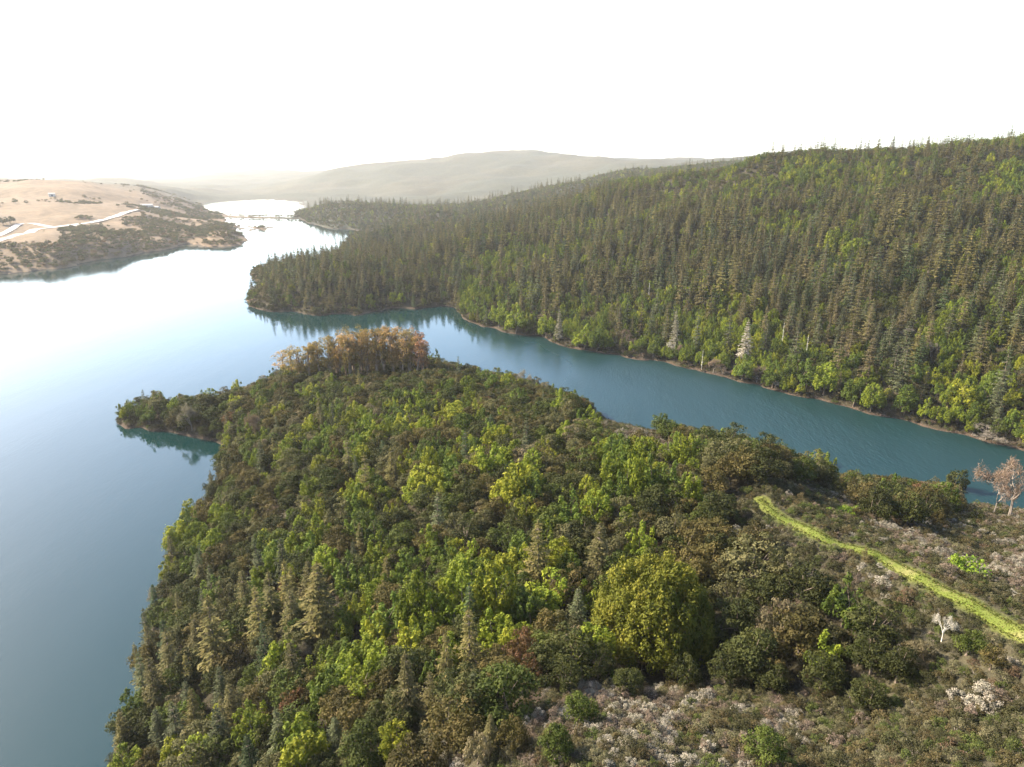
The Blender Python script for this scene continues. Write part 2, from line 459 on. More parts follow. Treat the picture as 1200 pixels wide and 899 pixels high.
m, nt, out = mat_new('earth_and_grass')
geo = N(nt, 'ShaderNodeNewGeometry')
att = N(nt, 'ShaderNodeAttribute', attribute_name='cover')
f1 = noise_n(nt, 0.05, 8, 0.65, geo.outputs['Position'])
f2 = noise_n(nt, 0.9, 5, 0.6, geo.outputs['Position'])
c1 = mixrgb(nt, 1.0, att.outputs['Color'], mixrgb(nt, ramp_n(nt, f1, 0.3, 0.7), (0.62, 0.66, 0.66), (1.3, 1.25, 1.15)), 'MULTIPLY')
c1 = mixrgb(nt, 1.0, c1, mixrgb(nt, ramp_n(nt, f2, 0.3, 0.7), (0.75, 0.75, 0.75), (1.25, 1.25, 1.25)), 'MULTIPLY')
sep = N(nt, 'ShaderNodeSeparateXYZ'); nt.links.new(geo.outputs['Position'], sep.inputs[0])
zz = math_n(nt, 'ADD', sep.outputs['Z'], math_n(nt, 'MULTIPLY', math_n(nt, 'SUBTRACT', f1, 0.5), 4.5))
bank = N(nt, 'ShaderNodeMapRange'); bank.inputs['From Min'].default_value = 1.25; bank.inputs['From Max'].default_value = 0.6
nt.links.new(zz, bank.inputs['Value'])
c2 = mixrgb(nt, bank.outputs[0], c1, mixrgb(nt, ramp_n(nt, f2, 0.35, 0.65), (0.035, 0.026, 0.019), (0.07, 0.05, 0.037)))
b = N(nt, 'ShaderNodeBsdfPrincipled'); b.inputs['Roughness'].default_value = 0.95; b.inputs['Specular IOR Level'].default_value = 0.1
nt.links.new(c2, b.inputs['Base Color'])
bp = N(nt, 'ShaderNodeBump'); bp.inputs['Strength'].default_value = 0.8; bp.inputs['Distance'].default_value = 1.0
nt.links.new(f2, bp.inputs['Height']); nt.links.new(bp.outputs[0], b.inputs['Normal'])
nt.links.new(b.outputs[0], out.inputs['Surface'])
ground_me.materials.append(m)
tag(link('ground', ground_me), kind='structure')

# ------------------------------------------------------------------ water
m, nt, out = mat_new('lake_water')
geo = N(nt, 'ShaderNodeNewGeometry')
mp = N(nt, 'ShaderNodeMapping'); mp.inputs['Rotation'].default_value = (0, 0, R(25)); mp.inputs['Scale'].default_value = (1.0, 0.35, 1)
nt.links.new(geo.outputs['Position'], mp.inputs[0])
w1 = noise_n(nt, 0.55, 3, 0.6, mp.outputs[0])
w2 = noise_n(nt, 0.012, 3, 0.5, mp.outputs[0])
w3 = noise_n(nt, 0.09, 3, 0.5, mp.outputs[0])
h = math_n(nt, 'MULTIPLY', math_n(nt, 'ADD', w1, math_n(nt, 'MULTIPLY', w3, 1.5)), math_n(nt, 'ADD', 0.25, ramp_n(nt, w2, 0.4, 0.6)))
sepw = N(nt, 'ShaderNodeSeparateXYZ'); nt.links.new(geo.outputs['Position'], sepw.inputs[0])
windy = N(nt, 'ShaderNodeMapRange'); windy.interpolation_type = 'SMOOTHSTEP'      # the wind blows along the narrow arm, the open lake lies calm
windy.inputs['From Min'].default_value = -80; windy.inputs['From Max'].default_value = 120
nt.links.new(math_n(nt, 'ADD', sepw.outputs['X'], math_n(nt, 'MULTIPLY', math_n(nt, 'SUBTRACT', w2, 0.5), 160.0)), windy.inputs['Value'])
bp = N(nt, 'ShaderNodeBump'); bp.inputs['Distance'].default_value = 0.8
nt.links.new(math_n(nt, 'ADD', 0.06, math_n(nt, 'MULTIPLY', windy.outputs[0], 0.5)), bp.inputs['Strength'])
nt.links.new(h, bp.inputs['Height'])
b = N(nt, 'ShaderNodeBsdfPrincipled')
b.inputs['Base Color'].default_value = (0.002, 0.017, 0.017, 1)
nt.links.new(math_n(nt, 'ADD', 0.06, math_n(nt, 'MULTIPLY', windy.outputs[0], 0.38)), b.inputs['Roughness'])
b.inputs['IOR'].default_value = 1.42
nt.links.new(bp.outputs[0], b.inputs['Normal'])
nt.links.new(b.outputs[0], out.inputs['Surface'])
k = 96
rr = np.concatenate([[0.5], np.geomspace(30, 13400, 24)])
A_, R_ = np.meshgrid(np.arange(k) * 2 * math.pi / k, rr)
idx = np.arange(A_.size).reshape(A_.shape)
q = np.stack([idx[:-1], np.roll(idx, -1, 1)[:-1], np.roll(idx, -1, 1)[1:], idx[1:]], -1)[..., ::-1].reshape(-1, 4)
tag(link('water', np_mesh('water', np.stack([R_ * np.sin(A_), R_ * np.cos(A_), 0 * R_], -1).reshape(-1, 3), q, [m])), kind='structure')

# ------------------------------------------------------------------ ribbons on the ground: trail, highway
def ribbon(name, line, offs, mat, lift=0.12, crown=0.0, smooth_z=0):
    line = np.asarray(line, float)
    d = np.gradient(line, axis=0); d /= np.linalg.norm(d, axis=1)[:, None]
    nrm = np.stack([d[:, 1], -d[:, 0]], 1)
    offs = np.asarray(offs, float)
    if offs.ndim == 1: offs = np.broadcast_to(offs, (len(line), len(offs)))
    P = line[:, None] + nrm[:, None] * offs[..., None]
    z = ground(P[..., 0], P[..., 1])
    if smooth_z:
        zc = z.mean(1); kk = np.ones(smooth_z) / smooth_z
        zc = np.convolve(np.pad(zc, smooth_z // 2, mode='edge'), kk, 'valid')[:len(zc)]
        z = np.broadcast_to(zc[:, None], z.shape)
    V = np.concatenate([P, (z + lift)[..., None]], -1).reshape(-1, 3)
    n, w = P.shape[:2]
    i = np.arange(n * w).reshape(n, w)
    Q = np.stack([i[:-1, :-1], i[:-1, 1:], i[1:, 1:], i[1:, :-1]], -1).reshape(-1, 4)
    return np_mesh(name, V, Q[:, ::-1], [mat], smooth=True), V.reshape(n, w, 3)

m, nt, out = mat_new('mown_grass')
geo = N(nt, 'ShaderNodeNewGeometry')
f1 = noise_n(nt, 0.35, 6, 0.6, geo.outputs['Position']); f2 = noise_n(nt, 3.0, 4, 0.6, geo.outputs['Position'])
c = mixrgb(nt, ramp_n(nt, f1, 0.35, 0.7), (0.07, 0.09, 0.014), (0.105, 0.115, 0.026))
c = mixrgb(nt, math_n(nt, 'MULTIPLY', ramp_n(nt, f2, 0.45, 0.75), 0.5), c, (0.05, 0.075, 0.012))
f3 = noise_n(nt, 0.10, 3, 0.5, geo.outputs['Position'])
c = mixrgb(nt, math_n(nt, 'MULTIPLY', ramp_n(nt, f3, 0.56, 0.70), 0.7), c, (0.21, 0.165, 0.085))
b = N(nt, 'ShaderNodeBsdfPrincipled'); b.inputs['Roughness'].default_value = 0.9; b.inputs['Specular IOR Level'].default_value = 0.1
nt.links.new(c, b.inputs['Base Color'])
bp = N(nt, 'ShaderNodeBump'); bp.inputs['Strength'].default_value = 0.7; bp.inputs['Distance'].default_value = 0.2
nt.links.new(f2, bp.inputs['Height']); nt.links.new(bp.outputs[0], b.inputs['Normal'])
nt.links.new(b.outputs[0], out.inputs['Surface'])
GRASS = m
n_ = len(trail_line)
wl = 1.0 + 0.25 * vnoise(trail_line[:, 0], trail_line[:, 1], 6, 31) + 0.25 * vnoise(trail_line[:, 0], trail_line[:, 1], 2.5, 32)
wr = 1.0 + 0.25 * vnoise(trail_line[:, 0], trail_line[:, 1], 6, 33) + 0.25 * vnoise(trail_line[:, 0], trail_line[:, 1], 2.5, 34)
tp = np.clip(np.arange(n_) / 12.0, .25, 1); wl *= tp; wr *= tp
offs = np.stack([-wl - .5, -wl, -wl * .5, 0 * wl, wr * .5, wr, wr + .5], 1)
me, trailV = ribbon('trail', trail_line, offs, GRASS, 0.15)
v = np.zeros(len(me.vertices) * 3, np.float32); me.vertices.foreach_get('co', v); v = v.reshape(len(trail_line), 7, 3)
v[:, (0, 6), 2] -= .55
me.vertices.foreach_set('co', v.ravel()); me.update()
tag(link('trail', me), kind='structure')
trail_half = 2.6

ROADM = plain_mat('pale_concrete_road', (0.30, 0.28, 0.26), 0.85, 0.08, 0.05)
ASPH = plain_mat('road_shoulder', (0.30, 0.27, 0.24), 0.9, 0.1, 0.05)
LINE = plain_mat('white_paint', (0.8, 0.8, 0.78), 0.7, 0.05)
def road(name, pxpts, half):
    pts = np.array([site(*p)[:2] for p in pxpts])
    ln = fine(pts, 8.0)
    me, V = ribbon(name, ln, np.linspace(-half, half, 7), ROADM, 1.0, smooth_z=9)
    o = tag(link(name, me), kind='structure')
    zoff = V[:, 3, 2]
    for s, nm in ((-1, 'road_edge_line'), (1, 'road_edge_line')):
        ofs = np.array([s * (half - 1.2) - 0.12, s * (half - 1.2) + 0.12])
        me2, _ = ribbon(nm, ln, ofs, LINE, 1.0 + 0.006, smooth_z=9)
        # use the carriageway's own heights
        v = np.zeros(len(me2.vertices) * 3, np.float32); me2.vertices.foreach_get('co', v)
        v = v.reshape(len(ln), 2, 3); v[..., 2] = zoff[:, None] + 0.006
        me2.vertices.foreach_set('co', v.ravel()); link(nm, me2, o)
    # skirts so that the embankment meets the ground
    for s in (-1, 1):
        d = np.gradient(ln, axis=0); d /= np.linalg.norm(d, axis=1)[:, None]; nrm = np.stack([d[:, 1], -d[:, 0]], 1)
        top = np.concatenate([ln + nrm * s * half, zoff[:, None]], 1)
        bot = np.concatenate([ln + nrm * s * (half + 7), (ground(*(ln + nrm * s * (half + 7)).T) - 2.0)[:, None]], 1)
        V2 = np.stack([top, bot], 1).reshape(-1, 3); i = np.arange(len(ln) * 2).reshape(-1, 2)
        Q = np.stack([i[:-1, 0], i[:-1, 1], i[1:, 1], i[1:, 0]], -1)
        link('road_embankment', np_mesh('road_embankment', V2, Q, [ground_me.materials[0]]), o)
        me_ = col.objects[-1].data
        ca_ = me_.color_attributes.new('cover', 'FLOAT_COLOR', 'POINT')
        ca_.data.foreach_set('color', np.tile(np.array([*gold, 1], np.float32), len(V2)))
    return ln, zoff
hw1, hz1 = road('highway', [(-60,298),(-20,288),(0,282),(20,276),(38,271),(60,267),(85,264),(105,261),(125,256),(145,250),(160,246)], 9.0)
road('road', [(-60,290),(-20,281),(0,276),(12,270),(22,263),(32,261),(48,264),(60,266.5)], 6.5)
road('road', [(70,269),(92,264),(106,262.5)], 5.0)
hw_pts = np.concatenate([hw1[::3]])
# ------------------------------------------------------------------ tree and shrub models (metres, base at the origin)
def unit(n):
    v = rng.normal(size=(n, 3)); return v / np.linalg.norm(v, axis=1)[:, None]

def clump(g, c, rx, rz, n, size, tint, up=0.35, jit=0.55, asp=0.55, lean=None, m=0):
    d = unit(n); d[:, 2] = np.where(d[:, 2] < -0.45, -d[:, 2], d[:, 2])
    rr = rng.uniform(0.72, 1.08, n)[:, None]
    P = c + d * rr * np.array([rx, rx, rz]) * (1 + 0.25 * rng.normal(size=(n, 1)) * 0.5)
    nr = d + np.array([0, 0, up]) + rng.normal(size=(n, 3)) * jit
    t = tint * rng.uniform(0.82, 1.2, n)
    ax = None if lean is None else np.broadcast_to(np.asarray(lean, float), (n, 3)) + rng.normal(size=(n, 3)) * 0.45
    g.leaves(P, nr, size * rng.uniform(0.7, 1.3, n), asp, t, m, ax)

def crown_points(n, W, H0, H1, flat=0.85):
    """clump centres on an uneven dome"""
    out = []
    lob = unit(5)
    while len(out) < n:
        d = unit(1)[0]
        if d[2] < -0.15: d[2] = abs(d[2]) * 0.3
        k = 0.80 + 0.22 * max(0, (lob @ d).max()) + rng.uniform(-0.12, 0.08)
        p = np.array([d[0] * W / 2 * k, d[1] * W / 2 * k, H0 + (H1 - H0) * (0.12 + max(d[2], -0.1) * flat * k)])
        if all(np.linalg.norm((p - o) * np.array([1, 1, 1.1])) > W * 0.115 for o in out) or rng.random() < 0.05:
            out.append(p)
    return np.array(out)

def limbs(g, cps, trunk_h, r0, m=0, bend=0.12, k=5, n=None):
    top = np.array([rng.normal() * .3, rng.normal() * .3, trunk_h])
    g.tube([(0, 0, -1.2), (0, 0, 0), top * .5 + rng.normal(size=3) * .15, top], [r0 * 1.5, r0 * 1.2, r0 * .9, r0 * .75], 7, m)
    sel = cps if n is None else cps[rng.permutation(len(cps))[:n]]
    for c in sel:
        a = top * rng.uniform(0.75, 1.0)
        mid = a * .5 + c * .5 + rng.normal(size=3) * bend * np.linalg.norm(c - a) + np.array([0, 0, -.08 * np.linalg.norm(c - a)])
        g.tube([a, mid, c], [r0 * .5, r0 * .3, r0 * .1], 4, m)

def make_oak(W, H, n, leaf, per, base=0.28):
    cps = crown_points(n, W * .82, H * base, H * .93)
    cg, tg = Geo(), Geo()
    for c in cps:
        rx = W * rng.uniform(0.10, 0.165)
        clump(cg, c, rx, rx * .72, per, leaf, rng.uniform(0.78, 1.22))
    inner = cps * np.array([.62, .62, .78])
    for c in inner[::2]: clump(cg, c, W * .13, W * .09, per // 3, leaf * 1.2, 0.85)  # inner leaves tinted darker: shade inside the crown put into colour
    limbs(tg, cps, H * .34, W * .035, n=max(6, n // 2))
    return cg, tg

def make_laurel(W, H, n, leaf, per):
    """dense crown of upright plumes"""
    cps = crown_points(n, W * .86, H * .16, H * .88, 0.95)
    cg, tg = Geo(), Geo()
    for c in cps:
        rx = W * rng.uniform(0.075, 0.115); rz = rx * rng.uniform(1.5, 2.3)
        out = np.array([c[0], c[1], 0]) / W * .8
        clump(cg, c, rx, rz, per, leaf, rng.uniform(0.75, 1.25), 0.15, 0.5, 0.5, out + np.array([0, 0, 1.]))
    for c in (cps * np.array([.6, .6, .8]))[::2]: clump(cg, c, W * .12, W * .12, per // 3, leaf * 1.3, 0.8)  # inner clumps darker, the crown's inner shade put into their tint
    limbs(tg, cps, H * .3, W * .03, n=max(6, n // 2))
    return cg, tg

def make_fir(H, W, whorls, br, sprays, leaf, sparse=0.0, dead=0.0):
    cg, tg = Geo(), Geo()
    bend = rng.normal(size=2) * H * .006
    def ax(z): return np.array([bend[0] * (z / H) ** 2, bend[1] * (z / H) ** 2, z])
    zs = np.linspace(-1.5, H, 8)
    tg.tube([ax(z) for z in zs], np.interp(zs, [-1.5, 0, H], [H * .02, H * .0165, 0.03]), 6)
    z0 = H * rng.uniform(.06, .16)
    ph = rng.uniform(0, 6.28)
    for i in range(whorls):
        f = (i + rng.uniform(-.3, .3)) / whorls
        f = min(max(f, 0), .985)
        z = z0 + (H - z0) * f
        prof = (1 - f) ** 0.95 * (0.72 + 0.28 * min(1, f / .18)) + 0.02
        nb = max(3, int(round(br * (1 - .4 * f))))
        ph += 2.4
        for j in range(nb):
            if rng.random() < sparse: continue
            a = ph + j * 6.283 / nb + rng.uniform(-.35, .35)
            L = W * .5 * prof * rng.uniform(.62, 1.18)
            droop = rng.uniform(.05, .32) * (1 - f * 1.3)
            d = np.array([math.cos(a), math.sin(a), 0])
            side = np.array([-d[1], d[0], 0])
            t = np.sort(rng.uniform(.12, 1.0, sprays))
            bz = z - droop * L * t + 0.10 * L * t ** 2
            P = ax(z) * np.array([1, 1, 0]) + d * (L * t)[:, None] + np.array([0, 0, 1.]) * bz[:, None]
            sgn = np.where(rng.random(sprays) < .5, -1, 1)
            wd = (W * .5 * .20 * (1.15 - t * .7) + .15)
            P = P + side * (sgn * wd * rng.uniform(.1, .9, sprays))[:, None] + np.array([0, 0, -.12]) * wd[:, None]
            axis = d * .9 + side * (sgn * rng.uniform(.1, 1.0, sprays))[:, None] + np.array([0, 0, -.35]) + rng.normal(size=(sprays, 3)) * .15
            nr = np.array([0, 0, 1.]) + d * .35 + rng.normal(size=(sprays, 3)) * .45
            cg.leaves(P, nr, leaf * rng.uniform(.7, 1.4, sprays) * (1.12 - .62 * f), .36, rng.uniform(.72, 1.12) * rng.uniform(.85, 1.18, sprays) * (0.9 + .25 * t), 0, axis)
            if i % 2 == 0 and rng.random() < .6 + dead:
                tg.tube([ax(z), ax(z) + d * L * .5 + np.array([0, 0, -droop * L * .5]), ax(z) + d * L * .92 + np.array([0, 0, -droop * L * .85])], [.09, .06, .02], 3)
    n = 10
    cg.leaves(np.stack([ax(H - .15 * k) for k in range(n)]) + rng.normal(size=(n, 3)) * .08, unit(n), leaf * .8, .3, 1.1, 0, np.broadcast_to([0, 0, 1.], (n, 3)) + rng.normal(size=(n, 3)) * .3)
    return cg, tg

def make_euc(H, W):
    cg, tg = Geo(), Geo()
    nst = rng.integers(1, 3)
    for s in range(nst):
        lean = rng.normal(size=2) * W * .12
        pts = [np.array([0, 0, -1.5]), np.array([lean[0] * .2, lean[1] * .2, H * .3]), np.array([lean[0] * .8, lean[1] * .8, H * .6]), np.array([lean[0], lean[1], H * .9])]
        tg.tube(pts, [.55, .42, .3, .08], 6)
        for k in range(24):
            f = rng.uniform(.30, 1.0)
            base = pts[1] + (pts[3] - pts[1]) * ((f - .3) / .7)
            a = rng.uniform(0, 6.28)
            L = W * .42 * (1.1 - .9 * abs(f - .66)) * rng.uniform(.35, 1.05)
            c = base + np.array([math.cos(a) * L, math.sin(a) * L, H * rng.uniform(.01, .07)])
            tg.tube([base - np.array([0, 0, H * .08]), base * .5 + c * .5, c], [.16, .1, .04], 4)
            rx = W * rng.uniform(.11, .17)
            clump(cg, c, rx, rx * rng.uniform(1.2, 1.9), 60, 0.8, rng.uniform(.75, 1.25), 0.1, 0.6, .35, (0, 0, -1.))
    return cg, tg

def make_bare(H, W, twigs=True, depth=4, r0=.2, leafn=0):
    """leafless tree: branching limbs ending in fine twigs"""
    cg, tg = Geo(), Geo()
    def grow(p, d, L, r, k):
        e = p + d * L
        mid = p * .5 + e * .5 + rng.normal(size=3) * L * .08
        tg.tube([p, mid, e], [r, r * .82, r * .62], 4 if k < depth else 5)
        if k == 0:
            n = 40
            P = e + rng.normal(size=(n, 3)) * L * .42
            cg.leaves(P, unit(n), L * .75 * rng.uniform(.6, 1.3, n), .12, rng.uniform(.8, 1.2, n), 0, d + rng.normal(size=(n, 3)) * .6)
            return
        for j in range(rng.integers(2, 4) + (k == depth)):
            nd = d + rng.normal(size=3) * .52 * np.array([W / H * 1.5, W / H * 1.5, .6]); nd /= np.linalg.norm(nd)
            grow(e - d * L * rng.uniform(0, .25), nd, L * rng.uniform(.62, .85), r * .58, k - 1)
    grow(np.array([0, 0, -.5]), np.array([0, 0, 1.]), H * .28, r0, depth)
    return cg, tg

def make_snag(H):
    cg = Geo(); tg = Geo()
    tg.tube([(0, 0, -1), (0.1, 0, H * .5), (.2, .1, H)], [.45, .32, .08], 7)
    for k in range(46):
        z = rng.uniform(.25, .97) * H
        a = rng.uniform(0, 6.28); L = (1.05 - z / H) * H * .22 * rng.uniform(.4, 1.2) + .4
        d = np.array([math.cos(a), math.sin(a), rng.uniform(-.25, .25)])
        tg.tube([(0.15 * z / H, 0, z), np.array([0, 0, z]) + d * L * .6, np.array([0, 0, z]) + d * L + np.array([0, 0, -.2 * L])], [.11, .07, .02], 4)
    return cg, tg

def make_shrub(W, H, n, leaf, per, upright=0.0):
    cg, tg = Geo(), Geo()
    cps = crown_points(n, W * .8, H * .15, H * .85, .9)
    for c in cps:
        rx = W * rng.uniform(.12, .19)
        clump(cg, c, rx, rx * (.8 + upright), per, leaf, rng.uniform(.7, 1.3), .5, .7, .5)
    for c in cps[:8]:
        tg.tube([(rng.normal() * .08, rng.normal() * .08, -.3), c * .5 + np.array([0, 0, -.1 * H]), c * .95], [.05, .035, .015], 3)
    return cg, tg

KINDS = {}
def model(kind, builder, count, bark):
    ms = []
    for i in range(count):
        cg, tg = builder(i)
        crown = cg.mesh(kind + '_crown', [FOL]) if cg.V else None
        trunk = tg.mesh(kind + '_trunk', [bark])
        whole = Geo()
        for V, Q, T, in zip(tg.V, [q_ for q_ in tg.Q], tg.T): pass
        Vt, Qt = np.concatenate(tg.V), np.concatenate(tg.Q)
        if cg.V:
            Vc, Qc, Tc = np.concatenate(cg.V), np.concatenate(cg.Q), np.concatenate(cg.T)
            wm = np_mesh(kind, np.concatenate([Vc, Vt]), np.concatenate([Qc, Qt + len(Vc)]), [FOL, bark], np.concatenate([Tc, np.ones(len(Vt))]),
                         np.concatenate([np.zeros(len(Qc), int), np.ones(len(Qt), int)]))
        else:
            wm = trunk
        ms.append(dict(crown=crown, trunk=trunk, whole=wm, H=float(Vt[:, 2].max() if not cg.V else max(Vc[:, 2].max(), Vt[:, 2].max()))))
    KINDS[kind] = ms

model('oak', lambda i: make_oak(9.5, (8.0, 9.0, 8.5, 10.0, 9.0)[i], (26, 30, 34, 24, 38)[i], 0.50, 80), 5, BARK)
model('laurel', lambda i: make_laurel(8.6, (10.5, 9.5, 12.0, 11.0)[i], (30, 36, 32, 40)[i], 0.62, 62), 4, BARK)
def make_grove_dome():
    """several stems grown into one broad dome of plumes"""
    cg, tg = Geo(), Geo()
    lob = unit(9); lob[:, 2] = np.abs(lob[:, 2]) * .8
    W, H = 25.0, 15.5
    cps = []
    while len(cps) < 175:
        d = unit(1)[0]
        if d[2] < -.05: continue
        k = .86 + .20 * max(0, (lob @ d).max() - .6) / .4 + rng.uniform(-.1, .05)
        p = np.array([d[0] * W * .45 * k, d[1] * W * .45 * k, 2.2 + (H - 3.2) * (.04 + d[2] * .96 * k)])
        if all(np.linalg.norm(p - o) > 1.55 for o in cps) or rng.random() < .03: cps.append(p)
    cps = np.array(cps)
    for c in cps:
        rx = rng.uniform(1.0, 1.65); rz = rx * rng.uniform(1.2, 1.6)
        clump(cg, c, rx, rz, 170, .52, rng.uniform(.66, 1.28), .3, .5, .55, np.array([c[0], c[1], 0]) / 14 + np.array([0, 0, .8]))
    for c in (cps * np.array([.72, .72, .84]))[::2]: clump(cg, c, 2.0, 1.9, 55, .8, .8)  # darker inner leaves: shade within the dome put into the tint
    for j in range(7):
        a_ = j * .9; o = np.array([math.cos(a_), math.sin(a_), 0]) * rng.uniform(1.5, 5)
        tg.tube([o * .5 + np.array([0, 0, -1.2]), o * .55, o * .8 + np.array([0, 0, H * .3]), o + np.array([0, 0, H * .62])], [.55, .45, .3, .1], 6)
        for c in cps[j::21]: tg.tube([o * .8 + np.array([0, 0, H * .3]), (o * .9 + c) * .5 + np.array([0, 0, 2.5]), c * np.array([.9, .9, .93])], [.22, .13, .03], 4)
    return cg, tg
model('laurel_big', lambda i: make_grove_dome(), 1, BARK)
model('fir', lambda i: make_fir((22, 24, 20, 23, 21, 24)[i], (12.0, 11.0, 12.5, 9.5, 11.5, 10.5)[i], (19, 21, 17, 20, 16, 20)[i], (8, 8, 9, 7, 7, 8)[i], 17, 1.15, (0, .1, 0, .2, .3, .15)[i], (0, 0, 0, .2, .3, .1)[i]), 6, BARK)
model('fir_far', lambda i: make_fir((24, 26, 22, 25, 23)[i], (11.5, 10.4, 12.0, 9.6, 10.8)[i], 13, 7, 15, 1.9, .05), 5, BARK)
model('oak_far', lambda i: make_oak(10.0, (9.0, 10.0, 8.5, 9.5)[i], 24, 0.95, 34), 4, BARK)
model('laurel_far', lambda i: make_laurel(9.5, (11, 12, 10)[i], 26, 0.95, 34), 3, BARK)
model('euc', lambda i: make_euc((27, 30, 26, 29)[i], (9, 8, 10, 8.5)[i]), 4, BARK_PALE)
model('bare', lambda i: make_bare((8, 9, 7.5)[i], (8, 8, 9)[i], depth=5, r0=.2), 3, BARK_GREY)
model('bare_white', lambda i: make_bare(7.5, 5.0, depth=4, r0=.2), 1, BARK_WHITE)
model('snag', lambda i: make_snag(26), 1, BARK_WHITE)
model('shrub', lambda i: make_shrub((3.0, 2.6, 3.4, 2.8, 3.2, 3.6)[i], (1.9, 1.7, 1.8, 2.2, 1.6, 2.0)[i], (14, 12, 17, 12, 16, 18)[i], 0.24, 46, (0, 0, 0, .5, 0, 0)[i]), 6, BARK_GREY)

def make_tuft():
    g = Geo(); n = 26
    a = rng.uniform(0, 6.283, n); r = rng.uniform(0, .22, n); h = rng.uniform(.16, .42, n)
    lean = rng.normal(size=(n, 3)) * .35 + np.array([0, 0, 1.])
    C_ = np.stack([np.cos(a) * r, np.sin(a) * r, h * .45], 1)
    g.leaves(C_, unit(n) * np.array([1, 1, .2]), h, .22, rng.uniform(.75, 1.3, n), 0, lean)
    return g, g
def tuft_model():
    ms = []
    for i in range(4):
        g, _ = make_tuft(); me = g.mesh('grass_tuft', [FOL]); ms.append(dict(crown=None, trunk=me, whole=me, H=.35))
    KINDS['tuft'] = ms
tuft_model()
# ------------------------------------------------------------------ colours of the plants (albedo)
PAL = {
 'tuft': {'fresh green': (.10,.122,.022), 'yellow green': (.14,.148,.034), 'straw': (.36,.29,.15)},
 'oak': {'dark olive': (.052,.058,.016), 'olive-brown': (.098,.080,.026), 'grey-olive': (.112,.106,.044), 'mossy green': (.074,.094,.018), 'russet': (.15,.085,.04), 'pale tan': (.175,.145,.08), 'pinkish': (.34,.21,.15)},
 'laurel': {'yellow-green': (.19,.20,.018), 'bright green': (.135,.165,.016), 'mid green': (.085,.118,.018), 'golden-green': (.14,.142,.017)},
 'fir': {'dusky olive': (.098,.088,.034), 'grey-green': (.078,.088,.042), 'brownish': (.105,.088,.040), 'dark green': (.042,.062,.024), 'golden olive': (.125,.11,.036), 'pale grey': (.19,.175,.13), 'bleached': (.36,.325,.265)},
 'euc': {'orange-brown': (.27,.175,.07), 'golden-olive': (.20,.145,.045), 'rust-red': (.28,.15,.075)},
 'bare': {'pale grey': (.25,.215,.175), 'pinkish grey': (.23,.165,.125), 'chalk white': (.62,.57,.50)},
 'shrub': {'dark olive': (.055,.055,.022), 'olive-brown': (.10,.082,.036), 'grey-white': (.30,.27,.215), 'pinkish grey': (.175,.135,.10), 'mossy green': (.08,.10,.025), 'rusty brown': (.125,.085,.05), 'grey-olive': (.135,.125,.065), 'lime green': (.20,.30,.03)},
}
for _f in PAL:
    for _k in PAL[_f]: PAL[_f][_k] = tuple(v * (.9 if _f in ('fir', 'euc') else .8 if _f == 'laurel' else .66) for v in PAL[_f][_k])
FAM = {'oak': 'oak', 'oak_far': 'oak', 'laurel': 'laurel', 'laurel_far': 'laurel', 'laurel_big': 'laurel', 'fir': 'fir', 'fir_far': 'fir', 'euc': 'euc', 'bare': 'bare', 'bare_white': 'bare', 'snag': 'snag', 'shrub': 'shrub', 'tuft': 'tuft'}
WID = {'oak': 9.5, 'oak_far': 10, 'laurel': 8.6, 'laurel_far': 9.5, 'laurel_big': 25, 'fir': 11.2, 'fir_far': 10.8, 'euc': 9, 'bare': 7, 'bare_white': 5, 'snag': 8, 'shrub': 3.1, 'tuft': .5}

recs = []       # kind, x, y, z, sx, sz, rz, mesh, colour, hero, extra
def put(kind, x, y, z, s, sz=None, colour=None, hero=None, mesh=None):
    k = len(KINDS[kind])
    recs.append([kind, x, y, z, s, s if sz is None else sz, rng.uniform(0, 6.283), int(rng.integers(k)) if mesh is None else mesh, colour, hero])

def choose(d):
    ks = list(d); p = np.array([d[k] for k in ks], float)
    return ks[int(rng.choice(len(ks), p=p / p.sum()))]

def hero(kind, bx, by, top=None, width=None, colour=None, note=None, mesh=None):
    """a tree measured in the photograph: foot (bx, by), top edge, crown width -> a real tree of that size"""
    x, y, z = site(bx, by)
    for _ in range(14):                     # keep feet on dry land
        if z > .7: break
        by -= 1.2
        if top: top -= 1.2
        x, y, z = site(bx, by)
    _, _, dep = project(x, y, z)
    k = KINDS[kind]
    mi = int(rng.integers(len(k))) if mesh is None else mesh
    H0 = k[mi]['H']
    w = (width * float(dep) / FPX) if width else None
    if top is not None:                     # height whose top projects at `top`
        hs = np.linspace(2, 60, 233)
        py = project(np.full_like(hs, x), np.full_like(hs, y), z + hs)[1]
        H = float(hs[np.argmin(np.abs(py - top))])
    else: H = H0 * w / WID[kind]
    s = (w / WID[kind]) if w else H / H0
    put(kind, x, y, z - .1, s, H / H0, colour, note or True, mi)

